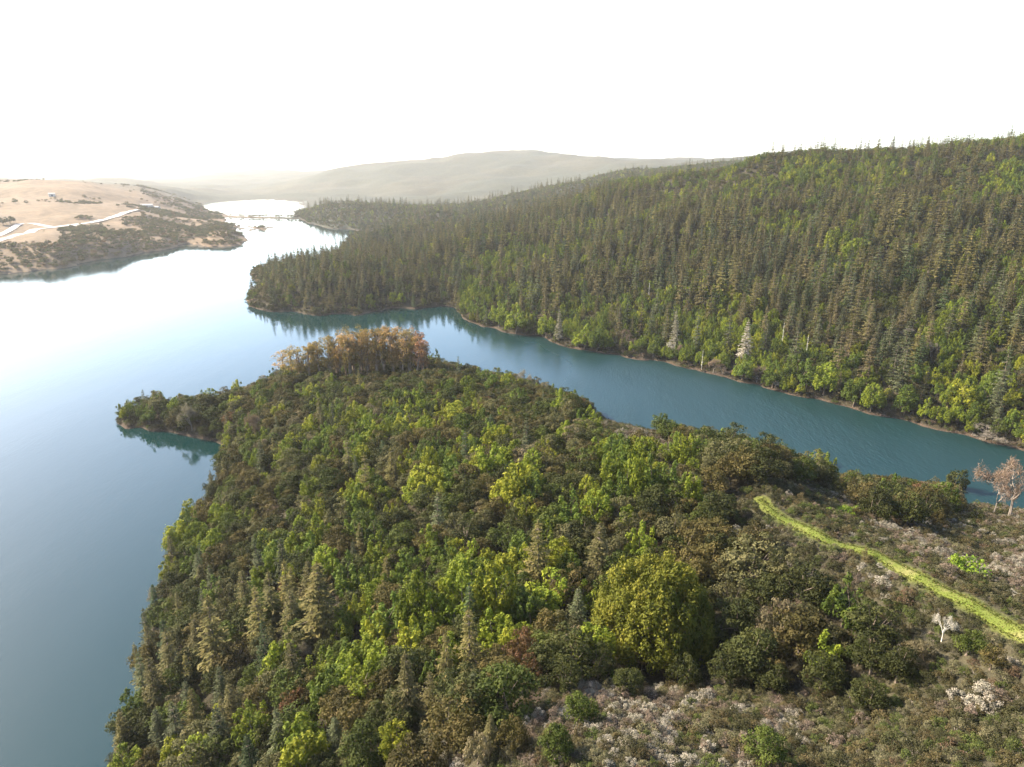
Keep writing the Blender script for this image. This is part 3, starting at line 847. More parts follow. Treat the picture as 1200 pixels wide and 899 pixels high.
# ---- measured individuals on the near hill
hero('laurel_big', 762, 768, 652, 146, 'golden-green', 'the biggest tree on the slope, a broad golden-green dome')
for a in [(545,742,650,62,'bright green'),(518,735,672,46,'bright green'),(580,738,655,56,'yellow-green'),(640,722,666,66,'bright green'),(612,735,690,46,'mid green'),(462,752,690,52,'mid green'),(488,745,668,50,'bright green'),(440,752,712,36,'bright green'),
          (390,838,786,54,'mid green'),(430,835,778,56,'bright green'),(372,830,795,34,'mid green'),
          (606,598,540,46,'yellow-green'),(592,598,560,40,'yellow-green'),(622,580,545,36,'yellow-green'),(575,565,514,44,'bright green'),(558,562,522,34,'yellow-green'),(500,582,544,46,'yellow-green'),(488,590,560,34,'bright green'),(515,596,562,32,'yellow-green'),
          (480,515,474,40,'yellow-green'),(497,508,478,30,'yellow-green'),(434,530,484,36,'bright green'),(536,500,470,40,'yellow-green'),(505,560,522,22,'yellow-green'),(552,520,500,26,'yellow-green'),
          (715,585,530,36,'bright green'),(742,592,528,34,'bright green'),(765,595,530,36,'mid green'),(790,600,538,40,'mid green'),(808,605,552,30,'bright green'),(690,600,556,34,'yellow-green'),(668,598,566,28,'bright green'),
          (430,610,574,30,'yellow-green'),(450,596,568,24,'bright green'),(418,592,562,22,'bright green'),(328,682,642,34,'bright green'),(305,697,662,30,'bright green'),(352,668,640,24,'bright green'),(212,650,608,34,'yellow-green'),
          (812,560,536,22,'bright green'),(960,560,543,0,'bright green'),(1046,588,562,28,'yellow-green'),(1030,590,568,24,'bright green')]:
    hero('laurel', a[0], a[1], a[2], a[3] or None, a[4])
hero('laurel', 963, 795, 736, 48, 'bright green', 'the vivid green tree standing alone in the dark brush', 2)
hero('shrub', 1135, 672, None, 46, 'lime green', 'lime-green bush')
hero('shrub', 1120, 668, None, 26, 'lime green')
for bx, by, w in [(975,602,16),(990,604,20),(1004,606,18),(1018,612,14),(984,598,12),(1012,602,12)]: hero('shrub', bx, by, None, w, 'lime green')
for a in [(257,792,696,66,'golden olive'),(308,764,686,50,'golden olive'),(378,748,658,74,'golden olive'),(205,806,735,44,'dusky olive'),(236,775,722,36,'dusky olive'),(186,835,768,42,'dusky olive'),(212,885,822,50,'grey-green'),(190,880,830,36,'grey-green'),
          (262,892,828,44,'grey-green'),(330,892,828,40,'grey-green'),(480,850,762,50,'dusky olive'),(524,812,738,46,'golden olive'),(556,845,785,40,'grey-green'),(505,830,785,34,'dusky olive'),(630,690,608,58,'golden olive'),(700,682,612,54,'dusky olive'),
          (222,712,680,32,'dusky olive'),(178,770,712,30,'grey-green'),(345,745,690,40,'dusky olive'),(275,852,800,36,'dusky olive'),(150,880,830,34,'dusky olive'),(430,585,530,32,'golden olive'),(410,560,512,30,'dusky olive'),(812,750,688,46,'golden olive'),(455,690,650,30,'golden olive'),
          (225,815,765,30,'golden olive'),(168,808,752,30,'golden olive'),(395,880,838,34,'grey-green'),(365,705,655,34,'dusky olive'),(240,700,660,30,'dusky olive'),(425,655,610,28,'dusky olive'),(575,880,836,30,'dusky olive'),
          (580,452,437,0,'dark green')]:
    hero('fir', a[0], a[1], a[2], a[3] or None, a[4])
for a in [(880,685,622,72,'grey-olive'),(850,680,640,44,'grey-olive'),(915,690,640,40,'grey-olive'),(905,768,700,54,'pale tan'),(612,790,732,50,'russet'),(622,806,766,30,'russet'),(645,770,716,52,'olive-brown'),(762,652,632,38,'pinkish'),(742,650,638,20,'pinkish'),
          (862,556,532,30,'olive-brown'),(840,556,530,34,'dark olive'),(1025,612,570,40,'dark olive'),(1060,618,574,42,'dark olive'),(1085,612,576,34,'dark olive'),(1000,590,560,26,'olive-brown'),(1095,590,560,30,'olive-brown'),(1120,590,566,28,'dark olive'),
          (1020,790,745,50,'dark olive'),(1050,800,752,46,'dark olive'),(1005,780,748,34,'mossy green'),(1132,768,738,34,'mossy green'),(1160,785,752,30,'olive-brown'),(700,800,755,44,'dark olive'),(665,812,770,36,'dark olive'),(735,815,778,40,'dark olive'),
          (800,805,765,40,'dark olive'),(850,800,762,44,'dark olive'),(905,812,775,36,'dark olive'),(775,512,482,26,'mossy green'),(640,560,520,24,'olive-brown'),(350,840,805,40,'russet'),(340,700,672,26,'russet'),
          (680,850,805,40,'mossy green'),(650,895,850,44,'mossy green'),(600,880,838,40,'olive-brown'),(560,895,858,36,'pale tan'),(525,885,850,36,'olive-brown')]:
    hero('oak', *a)
hero('bare_white', 1103, 752, 720, 22, 'chalk white', 'the small chalk-white leafless tree')
hero('bare', 1182, 606, 536, 72, 'pinkish grey', 'the tall pinkish leafless tree above the narrow arm')
hero('bare', 1165, 604, 552, 36, 'pinkish grey')
hero('bare', 612, 460, 432, 20, 'pale grey', 'the thin leafless tree on the crest')
for bx, by, w in [(1120,820,30),(1140,828,34),(1152,812,28),(1160,836,30),(1132,842,26),(1108,834,24),(1170,822,26)]: hero('shrub', bx, by, None, w, 'pinkish grey' if w < 28 else 'grey-white')
hero('bare', 920, 740, 700, 34, 'pinkish grey'); hero('bare', 358, 780, 752, 24, 'pale grey')
hero('bare', 300, 520, 478, 24, 'pinkish grey'); hero('bare', 225, 505, 470, 26, 'pale grey')
# ---- eucalyptus grove
for i, (bx, by, top) in enumerate([(334,446,410),(343,447,404),(352,448,406),(364,449,402),(376,449,396),(388,450,393),(399,449,396),(410,450,400),(370,444,398),(384,444,392),(396,443,390),(406,443,384),(416,442,382),(425,443,384),(434,442,380),(443,442,382),(452,441,381),(461,441,380),(470,441,381),(478,440,382),(486,440,384),(493,440,388),
                                   (412,448,388),(422,448,386),(432,448,386),(442,448,385),(452,448,384),(462,447,384),(472,447,385),(481,446,387),(489,446,390),(496,445,396)]):
    hero('euc', bx, by, top, rng.uniform(20, 28), 'golden-olive' if bx < 412 and i % 3 else ('rust-red' if bx > 484 else choose({'orange-brown': .6, 'golden-olive': .4})))
# ---- measured individuals across the narrow arm
hero('fir', 872, 424, 374, 22, 'bleached', 'the bleached dead conifer')
for a in [(915,414,378,5),(944,420,392,5),(822,440,415,4),(760,352,330,4)]: hero('snag', *a)
for a in [(1155,521,504,28,'pale grey'),(908,466,455,13,'chalk white'),(783,416,400,14,'chalk white'),(795,418,402,12,'pinkish grey'),(836,437,418,18,'pinkish grey'),(846,442,428,16,'pinkish grey'),(887,452,430,20,'pinkish grey'),(735,405,385,16,'pinkish grey'),(1060,400,382,16,'pale grey'),(1090,418,400,18,'pale grey')]:
    hero('bare', *a)
for a in [(1125,480,444,30,'yellow-green'),(1110,478,452,22,'bright green'),(1140,480,455,20,'bright green'),(560,372,348,24,'mid green'),(585,383,352,26,'bright green'),(605,390,356,28,'bright green'),(640,398,372,24,'bright green'),(685,408,378,30,'bright green'),(700,412,384,24,'mid green'),
          (980,300,266,36,'bright green'),(1000,310,278,34,'bright green'),(965,306,280,26,'yellow-green'),(1015,300,282,26,'bright green'),(990,330,306,26,'bright green'),(965,345,320,30,'mid green'),(1085,245,228,20,'yellow-green'),(945,455,420,32,'mid green'),(965,462,425,34,'bright green'),(930,448,415,26,'mid green'),(1000,476,440,30,'mid green'),(1020,482,448,26,'bright green'),(1060,484,450,28,'mid green'),
          (342,345,332,12,'yellow-green'),(870,445,415,24,'mid green'),(905,458,428,24,'mid green')]:
    hero('laurel', *a)
for a in [(930,430,368,24,'grey-green'),(895,424,372,22,'grey-green'),(852,415,358,20,'grey-green'),(790,410,362,18,'pale grey'),(815,412,360,18,'grey-green'),(1045,448,398,26,'grey-green'),(1170,470,400,26,'grey-green'),(1110,400,356,26,'grey-green'),(980,440,380,20,'brownish'),(655,400,360,14,'pale grey'),(725,400,355,16,'brownish'),(962,340,290,20,'brownish'),(905,345,300,16,'brownish'),(750,400,350,16,'brownish')]:
    hero('fir', *a)
for a in [(12,262,0,12,'dark olive'),(4,264,0,12,'dark olive'),(18,239,0,7,'dark olive'),(31,239,0,5,'dark olive')]:
    hero('oak_far', a[0], a[1], None, a[3], a[4])
NH = len(recs)

# ---- the rest of the vegetation, scattered by ground, spacing and region
def hexgrid(x0, x1, y0, y1, s, jit=0.36):
    ys = np.arange(y0, y1, s * .866)
    X, Y = [], []
    for i, yy in enumerate(ys):
        xs = np.arange(x0 + (i % 2) * s / 2, x1, s)
        X.append(xs); Y.append(np.full(len(xs), yy))
    X, Y = np.concatenate(X), np.concatenate(Y)
    return X + rng.uniform(-jit, jit, len(X)) * s, Y + rng.uniform(-jit, jit, len(X)) * s

MIDX = [-400, 0, 140, 345, 470, 600, 700, 800, 900, 1000, 1100, 1300, 1700]
MIDY = [480, 480, 470, 420, 405, 430, 450, 480, 515, 535, 555, 585, 600]
hx = np.array([r_c[1] for r_c in recs]); hy = np.array([r_c[2] for r_c in recs]); hr = np.array([WID[r_c[0]] * r_c[4] * (.88 if r_c[0] == 'laurel_big' else .5) for r_c in recs])

def prep(x0, x1, y0, y1, s, mx=90, my=160, zmin=1.2, blk=True):
    X, Y = hexgrid(x0, x1, y0, y1, s)
    keep = np.hypot(X, Y) > 66
    X, Y = X[keep], Y[keep]
    px, py, _ = project(X, Y, np.full(X.shape, 40.0))
    keep = (px > -200) & (px < 1400) & (py < 1300); X, Y = X[keep], Y[keep]
    Z = ground(X, Y)
    px, py, dep = project(X, Y, Z)
    keep = (Z > zmin) & (px > -mx) & (px < 1200 + mx) & (py < 899 + my)
    X, Y, Z, px, py = X[keep], Y[keep], Z[keep], px[keep], py[keep]
    if blk:
        ok = np.ones(len(X), bool)
        for i in range(0, len(X), 4000):
            d = np.hypot(X[i:i + 4000, None] - hx, Y[i:i + 4000, None] - hy)
            ok[i:i + 4000] = ~(d < hr * .62).any(1)
        X, Y, Z, px, py = X[ok], Y[ok], Z[ok], px[ok], py[ok]
    return X, Y, Z, px, py

def inany(px, py, polys):
    m = np.zeros(px.shape, bool)
    for p in polys: m |= inside(px, py, p)
    return m

# near hill, woodland
X, Y, Z, px, py = prep(-260, 420, 40, 560, 7.0)
nearm = (py > np.interp(px, MIDX, MIDY)) & (np.hypot(X, Y) < 580)
X, Y, Z, px, py = X[nearm], Y[nearm], Z[nearm], px[nearm], py[nearm]
chap_m = inany(px, py, CHAP); tic = inany(px, py, TREES_IN_CHAP); lau = inany(px, py, LAUREL); fr = inany(px, py, FIRS)
tdist = seg_dist(X, Y, [tuple(p) for p in trail_line[::5]])
big = vnoise(X, Y, 45, 41)
for i in range(len(X)):
    if tdist[i] < (12 if px[i] > 850 else 6): continue
    u = rng.random()
    if chap_m[i] and not tic[i]:
        if u > .05: continue
        put('oak', X[i], Y[i], Z[i], rng.uniform(.45, .75), None, choose({'dark olive': .4, 'olive-brown': .3, 'mossy green': .15, 'pale tan': .06, 'russet': .02}))
        continue
    pl = .62 if lau[i] else (.10 if big[i] < .1 else .24)
    pf = .15 if fr[i] else (.06 if px[i] < 420 else .03)
    if py[i] < 500: pf *= .4; pl *= .6
    if px[i] > 640 and py[i] < 640: pf = 0
    if tic[i]: pf, pl = 0, .03
    if px[i] > 780: pf = 0
    if u < pl: put('laurel', X[i], Y[i], Z[i], rng.uniform(.7, 1.25), None, choose({'yellow-green': .25, 'bright green': .4, 'mid green': .35}))
    elif u < pl + pf: put('fir', X[i], Y[i], Z[i], rng.uniform(.45, .85), None, choose({'dusky olive': .4, 'grey-green': .3, 'golden olive': .2, 'dark green': .1}))
    elif u > .985: put('bare', X[i], Y[i], Z[i], rng.uniform(.7, 1.0), None, choose({'pale grey': .5, 'pinkish grey': .5}))
    else:
        sh = Z[i] < 4
        put('oak', X[i], Y[i], Z[i], rng.uniform(.7, 1.32) * (.85 if sh else 1) * (.95 if py[i] < 520 and px[i] < 330 else 1), None, choose({'dark olive': .30, 'olive-brown': .27, 'grey-olive': .17, 'mossy green': .19, 'russet': .01, 'pale tan': .03}))
# understorey saplings close the gaps between crowns
X, Y, Z, px, py = prep(-260, 420, 40, 560, 5.2, zmin=.7)
nearm = (py > np.interp(px, MIDX, MIDY)) & (np.hypot(X, Y) < 580)
ch_ = inany(px, py, CHAP)
td = seg_dist(X, Y, [tuple(p) for p in trail_line[::5]])
for i in np.nonzero(nearm & ~ch_ & (td > 5))[0]:
    put('shrub', X[i], Y[i], Z[i], rng.uniform(.8, 1.4), rng.uniform(.9, 1.6), choose({'dark olive': .6, 'olive-brown': .25, 'mossy green': .2, 'grey-olive': .05}))  # mostly dark olive: shade of the gaps put into the plant colour
# chaparral
X, Y, Z, px, py = prep(-40, 420, 40, 420, 1.75, blk=True)
nearm = (py > np.interp(px, MIDX, MIDY)) & (np.hypot(X, Y) < 480)
ch_ = inany(px, py, CHAP)
td = seg_dist(X, Y, [tuple(p) for p in trail_line[::2]])
pale = vnoise(X, Y, 22, 51) + .7 * vnoise(X, Y, 8, 52)
pale = pale + .35 * inside(px, py, CHAP[1]) + .22 * ((px > 980) & (py < 690)) + .18 * inside(px, py, [(600,790),(800,790),(1010,820),(1010,900),(600,900)])
for i in np.nonzero(nearm & ch_ & (td > 1.9))[0]:
    u = pale[i] + rng.normal() * .30
    if u > .50: c = choose({'grey-white': .62, 'pinkish grey': .38})
    elif u > .20: c = choose({'grey-olive': .45, 'pinkish grey': .25, 'olive-brown': .3})
    else: c = choose({'dark olive': .40, 'olive-brown': .20, 'mossy green': .18, 'rusty brown': .03, 'grey-olive': .19})
    s = rng.uniform(.48, 1.05) * (1.25 if rng.random() < .12 else 1) * (.45 if td[i] < 2.8 else 1)
    put('shrub', X[i], Y[i], Z[i], s, s * rng.uniform(.75, 1.15), c)

# the wooded hill across the arm
def farhill(x0, x1, y0, y1, s, rmin, rmax, far):
    X, Y, Z, px, py = prep(x0, x1, y0, y1, s, mx=50, my=0, zmin=.6)
    rr = np.hypot(X, Y)
    m_ = (py <= np.interp(px, MIDX, MIDY)) & (rr >= rmin) & (rr < rmax) & (px > np.interp(rr, [600, 900, 1300, 1900, 2700], [285, 285, 330, 340, 335]))
    X, Y, Z, px, py, rr = X[m_], Y[m_], Z[m_], px[m_], py[m_], rr[m_]
    gl = vnoise(X, Y, 60, 61); gl2 = vnoise(X, Y, 130, 62)
    sfx = '' if not far else '_far'
    for i in range(len(X)):
        u = rng.random()
        low = Z[i] < 20 and px[i] > 540
        pl = (.52 if low else .09) + (.55 if gl[i] > .14 else 0)
        head = px[i] < 540 and rr[i] < 1250
        if head: pl = .06 if Z[i] > 6 else .12
        pt = .38 + .26 * (gl2[i] > .05) - .42 * np.clip((Z[i] - 95) / 60, 0, 1) - (.25 if low else 0)      # tall conifers stand over a lower wood
        if rr[i] > 1450: pt, pl = .10, .08
        if u < pl: put('laurel' + sfx, X[i], Y[i], Z[i], rng.uniform(.75, 1.25), None, choose({'bright green': .4, 'mid green': .4, 'yellow-green': .2}))
        elif u < pl + (1 - pl) * pt:
            s_ = (rng.uniform(.5, .95) if rng.random() < .4 else rng.uniform(.95, 1.5)) * (.72 if Z[i] < 6 else 1) * (.78 if head else 1)
            if Z[i] > 105: s_ *= .74
            put('fir' + sfx, X[i], Y[i], Z[i], s_ * rng.uniform(.85, 1.15), s_, choose({'dusky olive': .34, 'grey-green': .24, 'brownish': .24, 'dark green': .1, 'golden olive': .08} if Z[i] < 70 + 40 * gl2[i] else {'dusky olive': .34, 'brownish': .2, 'golden olive': .3, 'grey-green': .16}))  # more golden olive higher up: the ridge's warm glow put into tree colour
        elif u > .99 and low: put('bare', X[i], Y[i], Z[i], rng.uniform(.8, 1.1), None, 'pinkish grey')
        else: put('oak' + sfx, X[i], Y[i], Z[i], rng.uniform(.6, 1.1), None, choose({'dark olive': .5, 'olive-brown': .18, 'grey-olive': .12, 'mossy green': .2} if Z[i] < 80 else {'mossy green': .45, 'olive-brown': .3, 'grey-olive': .25}))
farhill(-60, 900, 330, 720, 7.4, 0, 640, False)
farhill(-420, 1250, 480, 1200, 8.6, 640, 1050, True)
farhill(-560, 1500, 800, 1500, 10.0, 1050, 1400, True)
farhill(-800, 900, 1200, 2700, 12.5, 1400, 2900, True)
# low growth along the water's edge
for x0, x1, y0, y1, sp_, far_s in ((-420, 620, 330, 1150, 3.2, True), (-260, 420, 40, 560, 3.4, False)):
    X, Y, Z, px, py = prep(x0, x1, y0, y1, sp_, mx=40, my=40, zmin=.25)
    sel = (Z < 2.6) & (vnoise(X, Y, 16, 91) > -.22) & ((py <= np.interp(px, MIDX, MIDY)) == far_s) & (px > 120)
    for i in np.nonzero(sel)[0]:
        put('shrub', X[i], Y[i], Z[i], rng.uniform(.7, 1.5), rng.uniform(.8, 1.7), choose({'dark olive': .4, 'olive-brown': .25, 'mossy green': .25, 'pinkish grey': .1}))
# scrub on the tan left bank and on the far causeway
X, Y, Z, px, py = prep(-2600, -150, 700, 3300, 9.5, mx=40, my=0, zmin=2.2)
rr = np.hypot(X, Y)
cl = vnoise(X, Y, 120, 71) + .6 * vnoise(X, Y, 45, 72)
rd = seg_dist(X, Y, [tuple(p) for p in hw_pts])
dens = np.interp(py, [205, 245, 262, 275, 290, 322], [-.5, -.34, -.05, .22, .5, .55]) + np.where((px > 165) & (py < 275), .28, 0)
dens = np.where((px < 70) & (py < 285) , -.5, dens)
m_ = (px < 330) & (rr > 900) & (rd > 24) & (cl + rng.normal(size=len(X)) * .12 + dens > 0.02)
for i in np.nonzero(m_)[0]:
    s = rng.uniform(.45, 1.15)
    put('oak_far', X[i], Y[i], Z[i], s, s * rng.uniform(.6, .95), choose({'dark olive': .32, 'olive-brown': .28, 'grey-olive': .25, 'russet': .05, 'mossy green': .1}))
for k in range(28):
    t = rng.beta(1.2, 2.2)
    x = np.interp(t * 4, range(5), [c_[0] for c_ in causeway]) + rng.normal() * 5; y = np.interp(t * 4, range(5), [c_[1] for c_ in causeway]) + rng.normal() * 5
    put('oak_far', x, y, float(ground(x, y)[0]), rng.uniform(.45, 1.1), None, 'grey-olive')

# grass tufts along the mown strip
tn = 4500
ti = rng.integers(0, len(trail_line) - 1, tn)
dd = trail_line[ti + 1] - trail_line[ti]; dd /= np.linalg.norm(dd, axis=1)[:, None]
of = rng.normal(size=tn) * .5
edge = rng.random(tn) < .7
of = np.where(edge, np.sign(of) * (np.where(of < 0, wl[ti], wr[ti]) + rng.normal(size=tn) * .45), rng.uniform(-1, 1, tn) * wl[ti])
P_ = trail_line[ti] + dd * rng.uniform(0, 1.5, tn)[:, None] + np.stack([dd[:, 1], -dd[:, 0]], 1) * of[:, None]
Z_ = ground(P_[:, 0], P_[:, 1]) + np.where(edge, .02, .13)
ppx, ppy, _ = project(P_[:, 0], P_[:, 1], Z_)
for i in np.nonzero((ppx < 1260) & (ppy < 960))[0]:
    put('tuft', P_[i, 0], P_[i, 1], Z_[i], rng.uniform(.6, 1.3) * (.65 if edge[i] else .3), None, choose({'fresh green': .5, 'yellow green': .4, 'straw': .1}))
# ------------------------------------------------------------------ what the photo shows of each plant (for choosing the individuals)
n = len(recs)
kx = np.array([r_c[1] for r_c in recs]); ky = np.array([r_c[2] for r_c in recs]); kz = np.array([r_c[3] for r_c in recs], float)
kw = np.array([WID[r_c[0]] * r_c[4] for r_c in recs]); kh = np.array([KINDS[r_c[0]][r_c[7]]['H'] * r_c[5] for r_c in recs])
kr = np.hypot(kx, ky)
el = np.arctan2(GZ.clip(0) - CAM_H, np.maximum(GR, 1))
run = np.maximum.accumulate(el, axis=0)
ai = np.clip(np.searchsorted(az, np.arctan2(kx, ky)), 0, len(az) - 1); ri = np.clip(np.searchsorted(rad, kr) - 3, 0, len(rad) - 1)
hor = run[ri, ai]
topel = np.arctan2(kz + kh - CAM_H, kr)
seen = topel > hor - 0.004
px0, py0, kd = project(kx, ky, kz)
px1, py1, _ = project(kx, ky, kz + kh)
BW, BH = 800, 600
buf = np.full((BH, BW), -1, np.int32)
vis = np.zeros(n)
for i in np.argsort(kr):
    if not seen[i]: continue
    f = BW / 1200
    fam = FAM[recs[i][0]]
    w = kw[i] * FPX / kd[i] * f * .5
    yb, yt = py0[i] * f, py1[i] * f - (0 if fam == 'fir' else w * .25)
    # lift the bottom to the terrain horizon when the foot is hidden
    x = px0[i] * f
    a, b_ = int(max(0, math.floor(x - w))), int(min(BW - 1, math.ceil(x + w)))
    c, d = int(max(0, math.floor(yt))), int(min(BH - 1, math.ceil(yb)))
    if b_ < a or d < c: continue
    yy, xx = np.mgrid[c:d + 1, a:b_ + 1]
    h_ = max(yb - yt, 1)
    v_ = (yy + .5 - yt) / h_
    if fam == 'fir': mk = np.abs(xx + .5 - x) < w * (.15 + .75 * v_)
    else: mk = ((xx + .5 - x) / max(w, .6)) ** 2 + ((v_ - .46) / .54) ** 2 < 1
    sub = buf[c:d + 1, a:b_ + 1]
    mk &= sub < 0
    vis[i] = mk.sum()
    sub[mk] = i

# ------------------------------------------------------------------ labels that say where each individual stands
LM = [(762,710,'the big golden-green dome'),(415,415,'the eucalyptus grove'),(930,618,'the upper end of the grass trail'),(1060,670,'the middle of the grass trail'),(1180,735,'the near end of the grass trail'),(146,488,'the peninsula tip'),(258,530,'the shaded cove'),
      (1103,735,'the chalk-white bare tree'),(1180,575,'the tall pinkish bare tree'),(606,570,'the brightest yellow-green clump'),(257,745,'the tallest golden conifer by the shore'),(545,700,'the bright green clump mid-slope'),(963,765,'the lone vivid green tree'),(880,655,'the pale olive clump under the trail'),
      (612,440,'the thin bare tree on the crest'),(720,500,'the pale brush patch on the crest'),(1135,665,'the lime-green bush'),(400,810,'the dark green clump near the lower edge'),(900,740,'the pale tan tree'),(790,560,'the plumed green row'),(480,500,'the yellow-green pair below the grove'),(325,665,'the green trio above the west shore'),
      (612,760,'the russet tree'),(680,870,'the brush at the lower edge'),(1140,820,'the pale grey thicket'),(860,870,'the pale brush on the lower slope'),(1020,880,'the lower right brush'),(505,570,'the yellow-green trio mid-hill'),(380,705,'the widest golden conifer'),(762,640,'the pinkish round tree'),
      (872,400,'the bleached dead conifer'),(1155,515,'the pale waterside bush'),(560,372,'the rocky point across the arm'),(293,355,'the headland tip'),(1125,460,'the yellow-green tree across the arm'),(985,288,'the bright green thicket high across the arm'),(690,395,'the green clump on the far bank'),
      (1170,430,'the tall grey conifer across the arm'),(430,360,'the bare headland bank'),(800,200,'the hazy ridge notch'),(1100,300,'the sunlit upper slope'),(850,300,'the middle of the far slope'),(620,300,'the low western slope'),(400,275,'the far back cove')]
LMA = np.array([(a, b_) for a, b_, _ in LM], float)
NOUN = {'oak': 'rounded tree', 'laurel': 'leafy plumed tree', 'fir': 'conifer', 'euc': 'tall eucalyptus', 'bare': 'leafless tree', 'snag': 'dead conifer', 'shrub': 'shrub'}
CAT = {'oak': 'oak tree', 'laurel': 'laurel tree', 'fir': 'conifer', 'euc': 'eucalyptus', 'bare': 'bare tree', 'snag': 'dead tree', 'shrub': 'shrub'}
NAME = {'oak': 'oak_tree', 'laurel': 'laurel_tree', 'fir': 'conifer_tree', 'euc': 'eucalyptus_tree', 'bare': 'bare_tree', 'snag': 'dead_tree', 'shrub': 'shrub'}
ORD = ['nearest', 'second', 'third', 'fourth', 'fifth', 'sixth', 'seventh', 'eighth', 'ninth', 'tenth', 'eleventh', 'twelfth', 'thirteenth', 'fourteenth', 'fifteenth', 'sixteenth', 'seventeenth', 'eighteenth']
SIDE = ['right of', 'above and right of', 'above', 'above and left of', 'left of', 'below and left of', 'below', 'below and right of']

fams = np.array([FAM[r_c[0]] for r_c in recs])
chosen = []
for fam in ('oak', 'laurel', 'fir', 'shrub', 'euc', 'bare', 'snag'):
    ii = np.nonzero((fams == fam) & (vis > 0))[0]
    prio = vis[ii] + np.array([1e6 if (recs[i][9] and fam not in ('shrub',)) or isinstance(recs[i][9], str) else 0 for i in ii])
    ii = ii[np.argsort(-prio)][:295]
    chosen += list(ii)
chosen = np.array(chosen)
cells = {}
for i in chosen:
    cx, cy = px0[i], (py0[i] + py1[i]) / 2
    d = np.hypot(LMA[:, 0] - cx, LMA[:, 1] - cy)
    for j in np.argsort(d)[:1]:
        if d[j] < 9 and False: continue
        s = int(round(math.atan2(-(cy - LMA[j, 1]), cx - LMA[j, 0]) / (math.pi / 4))) % 8
        cells.setdefault((recs[i][8], fams[i], j, s), []).append((d[j], i))
labels = {}
for (c, fam, j, s), L in cells.items():
    L.sort()
    for k, (d, i) in enumerate(L):
        base = ' '.join(x for x in (c, NOUN[fam]) if x)
        if isinstance(recs[i][9], str): labels[i] = recs[i][9]; continue
        if len(L) == 1: labels[i] = f'{base} {SIDE[s]} {LM[j][2]}'
        elif len(L) == 2: labels[i] = f"{'nearer' if k == 0 else 'farther'} {base} {SIDE[s]} {LM[j][2]}"
        else: labels[i] = f"{ORD[min(k, len(ORD) - 1)]} {base} {SIDE[s]} {LM[j][2]}"
FULL = {'lime-green bush': 'wide lime-green bush beyond the grass trail', 'the biggest tree on the slope, a broad golden-green dome': 'biggest tree on the slope, a broad golden-green dome of upright plumes',
        'the vivid green tree standing alone in the dark brush': 'vivid green tree standing alone in the dark brush', 'the small chalk-white leafless tree': 'small chalk-white leafless tree beside the near end of the grass trail',
        'the tall pinkish leafless tree above the narrow arm': 'tall spreading pinkish leafless tree above the narrow arm of water', 'the thin leafless tree on the crest': 'thin leafless tree on the crest against the water',
        'the bleached dead conifer': 'bleached white dead conifer above the far bank of the arm'}
for i in labels:
    labels[i] = FULL.get(labels[i], labels[i])
    for a_, b_ in (('the tallest golden conifer by the shore', 'the tallest golden conifer'), ('the bright green thicket high across the arm', 'the high green thicket'), ('the yellow-green tree across the arm', 'the far yellow-green tree'), ('the dark green clump near the lower edge', 'the low dark green clump'), ('the tall grey conifer across the arm', 'the far grey conifer'), ('the pale brush on the lower slope', 'the lower pale brush'), ('the yellow-green pair below the grove', 'the yellow-green pair'), ('the pale olive clump under the trail', 'the pale olive clump'), ('the green trio above the west shore', 'the shoreward green trio'), ('the near end of the grass trail', 'the near trail end'), ('the upper end of the grass trail', 'the upper trail end'), ('the middle of the grass trail', 'the trail middle'), ('leafy plumed tree', 'plumed tree')):
        if len(labels[i].split()) > 15: labels[i] = labels[i].replace(a_, b_)

def group_of(i):
    fam = fams[i]; near_ = py0[i] > np.interp(px0[i], MIDX, MIDY) and kr[i] < 600
    if fam == 'euc': return 'eucalyptus trees of the grove'
    if fam == 'shrub': return 'shrubs of the brush around the trail' if inany(np.array([px0[i]]), np.array([py0[i]]), CHAP)[0] else 'undergrowth between the trees'
    return CAT[fam] + 's ' + ('on the near wooded hill' if near_ else ('on the tan far bank' if px0[i] < 280 else 'on the hill across the narrow arm'))

isind = np.zeros(n, bool)
for i in chosen:
    isind[i] = True
    kind, x, y, z, sx, sz, rz, mi, c, _ = recs[i]
    fam = fams[i]; md = KINDS[kind][mi]
    colr = (*PAL[fam][c], 1) if c else (1, 1, 1, 1)
    small = (py0[i] - py1[i]) < 13 and fam != 'shrub' or (fam == 'shrub' and kw[i] * FPX / kd[i] < 9)
    if fam == 'snag' or small:
        o = bpy.data.objects.new(NAME[fam], md['whole']); col.objects.link(o); o.color = colr
    else:
        o = bpy.data.objects.new(NAME[fam], None); col.objects.link(o)
        o.empty_display_size = 1
        tr = bpy.data.objects.new('stem' if fam == 'shrub' else 'trunk', md['trunk']); col.objects.link(tr); tr.parent = o
        if md['crown']:
            cr = bpy.data.objects.new('foliage' if fam == 'shrub' else ('twigs' if fam == 'bare' else 'crown'), md['crown']); col.objects.link(cr); cr.parent = o; cr.color = colr
    o.location = (x, y, z); o.rotation_euler = (0, 0, rz); o.scale = (sx, sx, sz)
    tag(o, labels[i], CAT[fam], group_of(i))

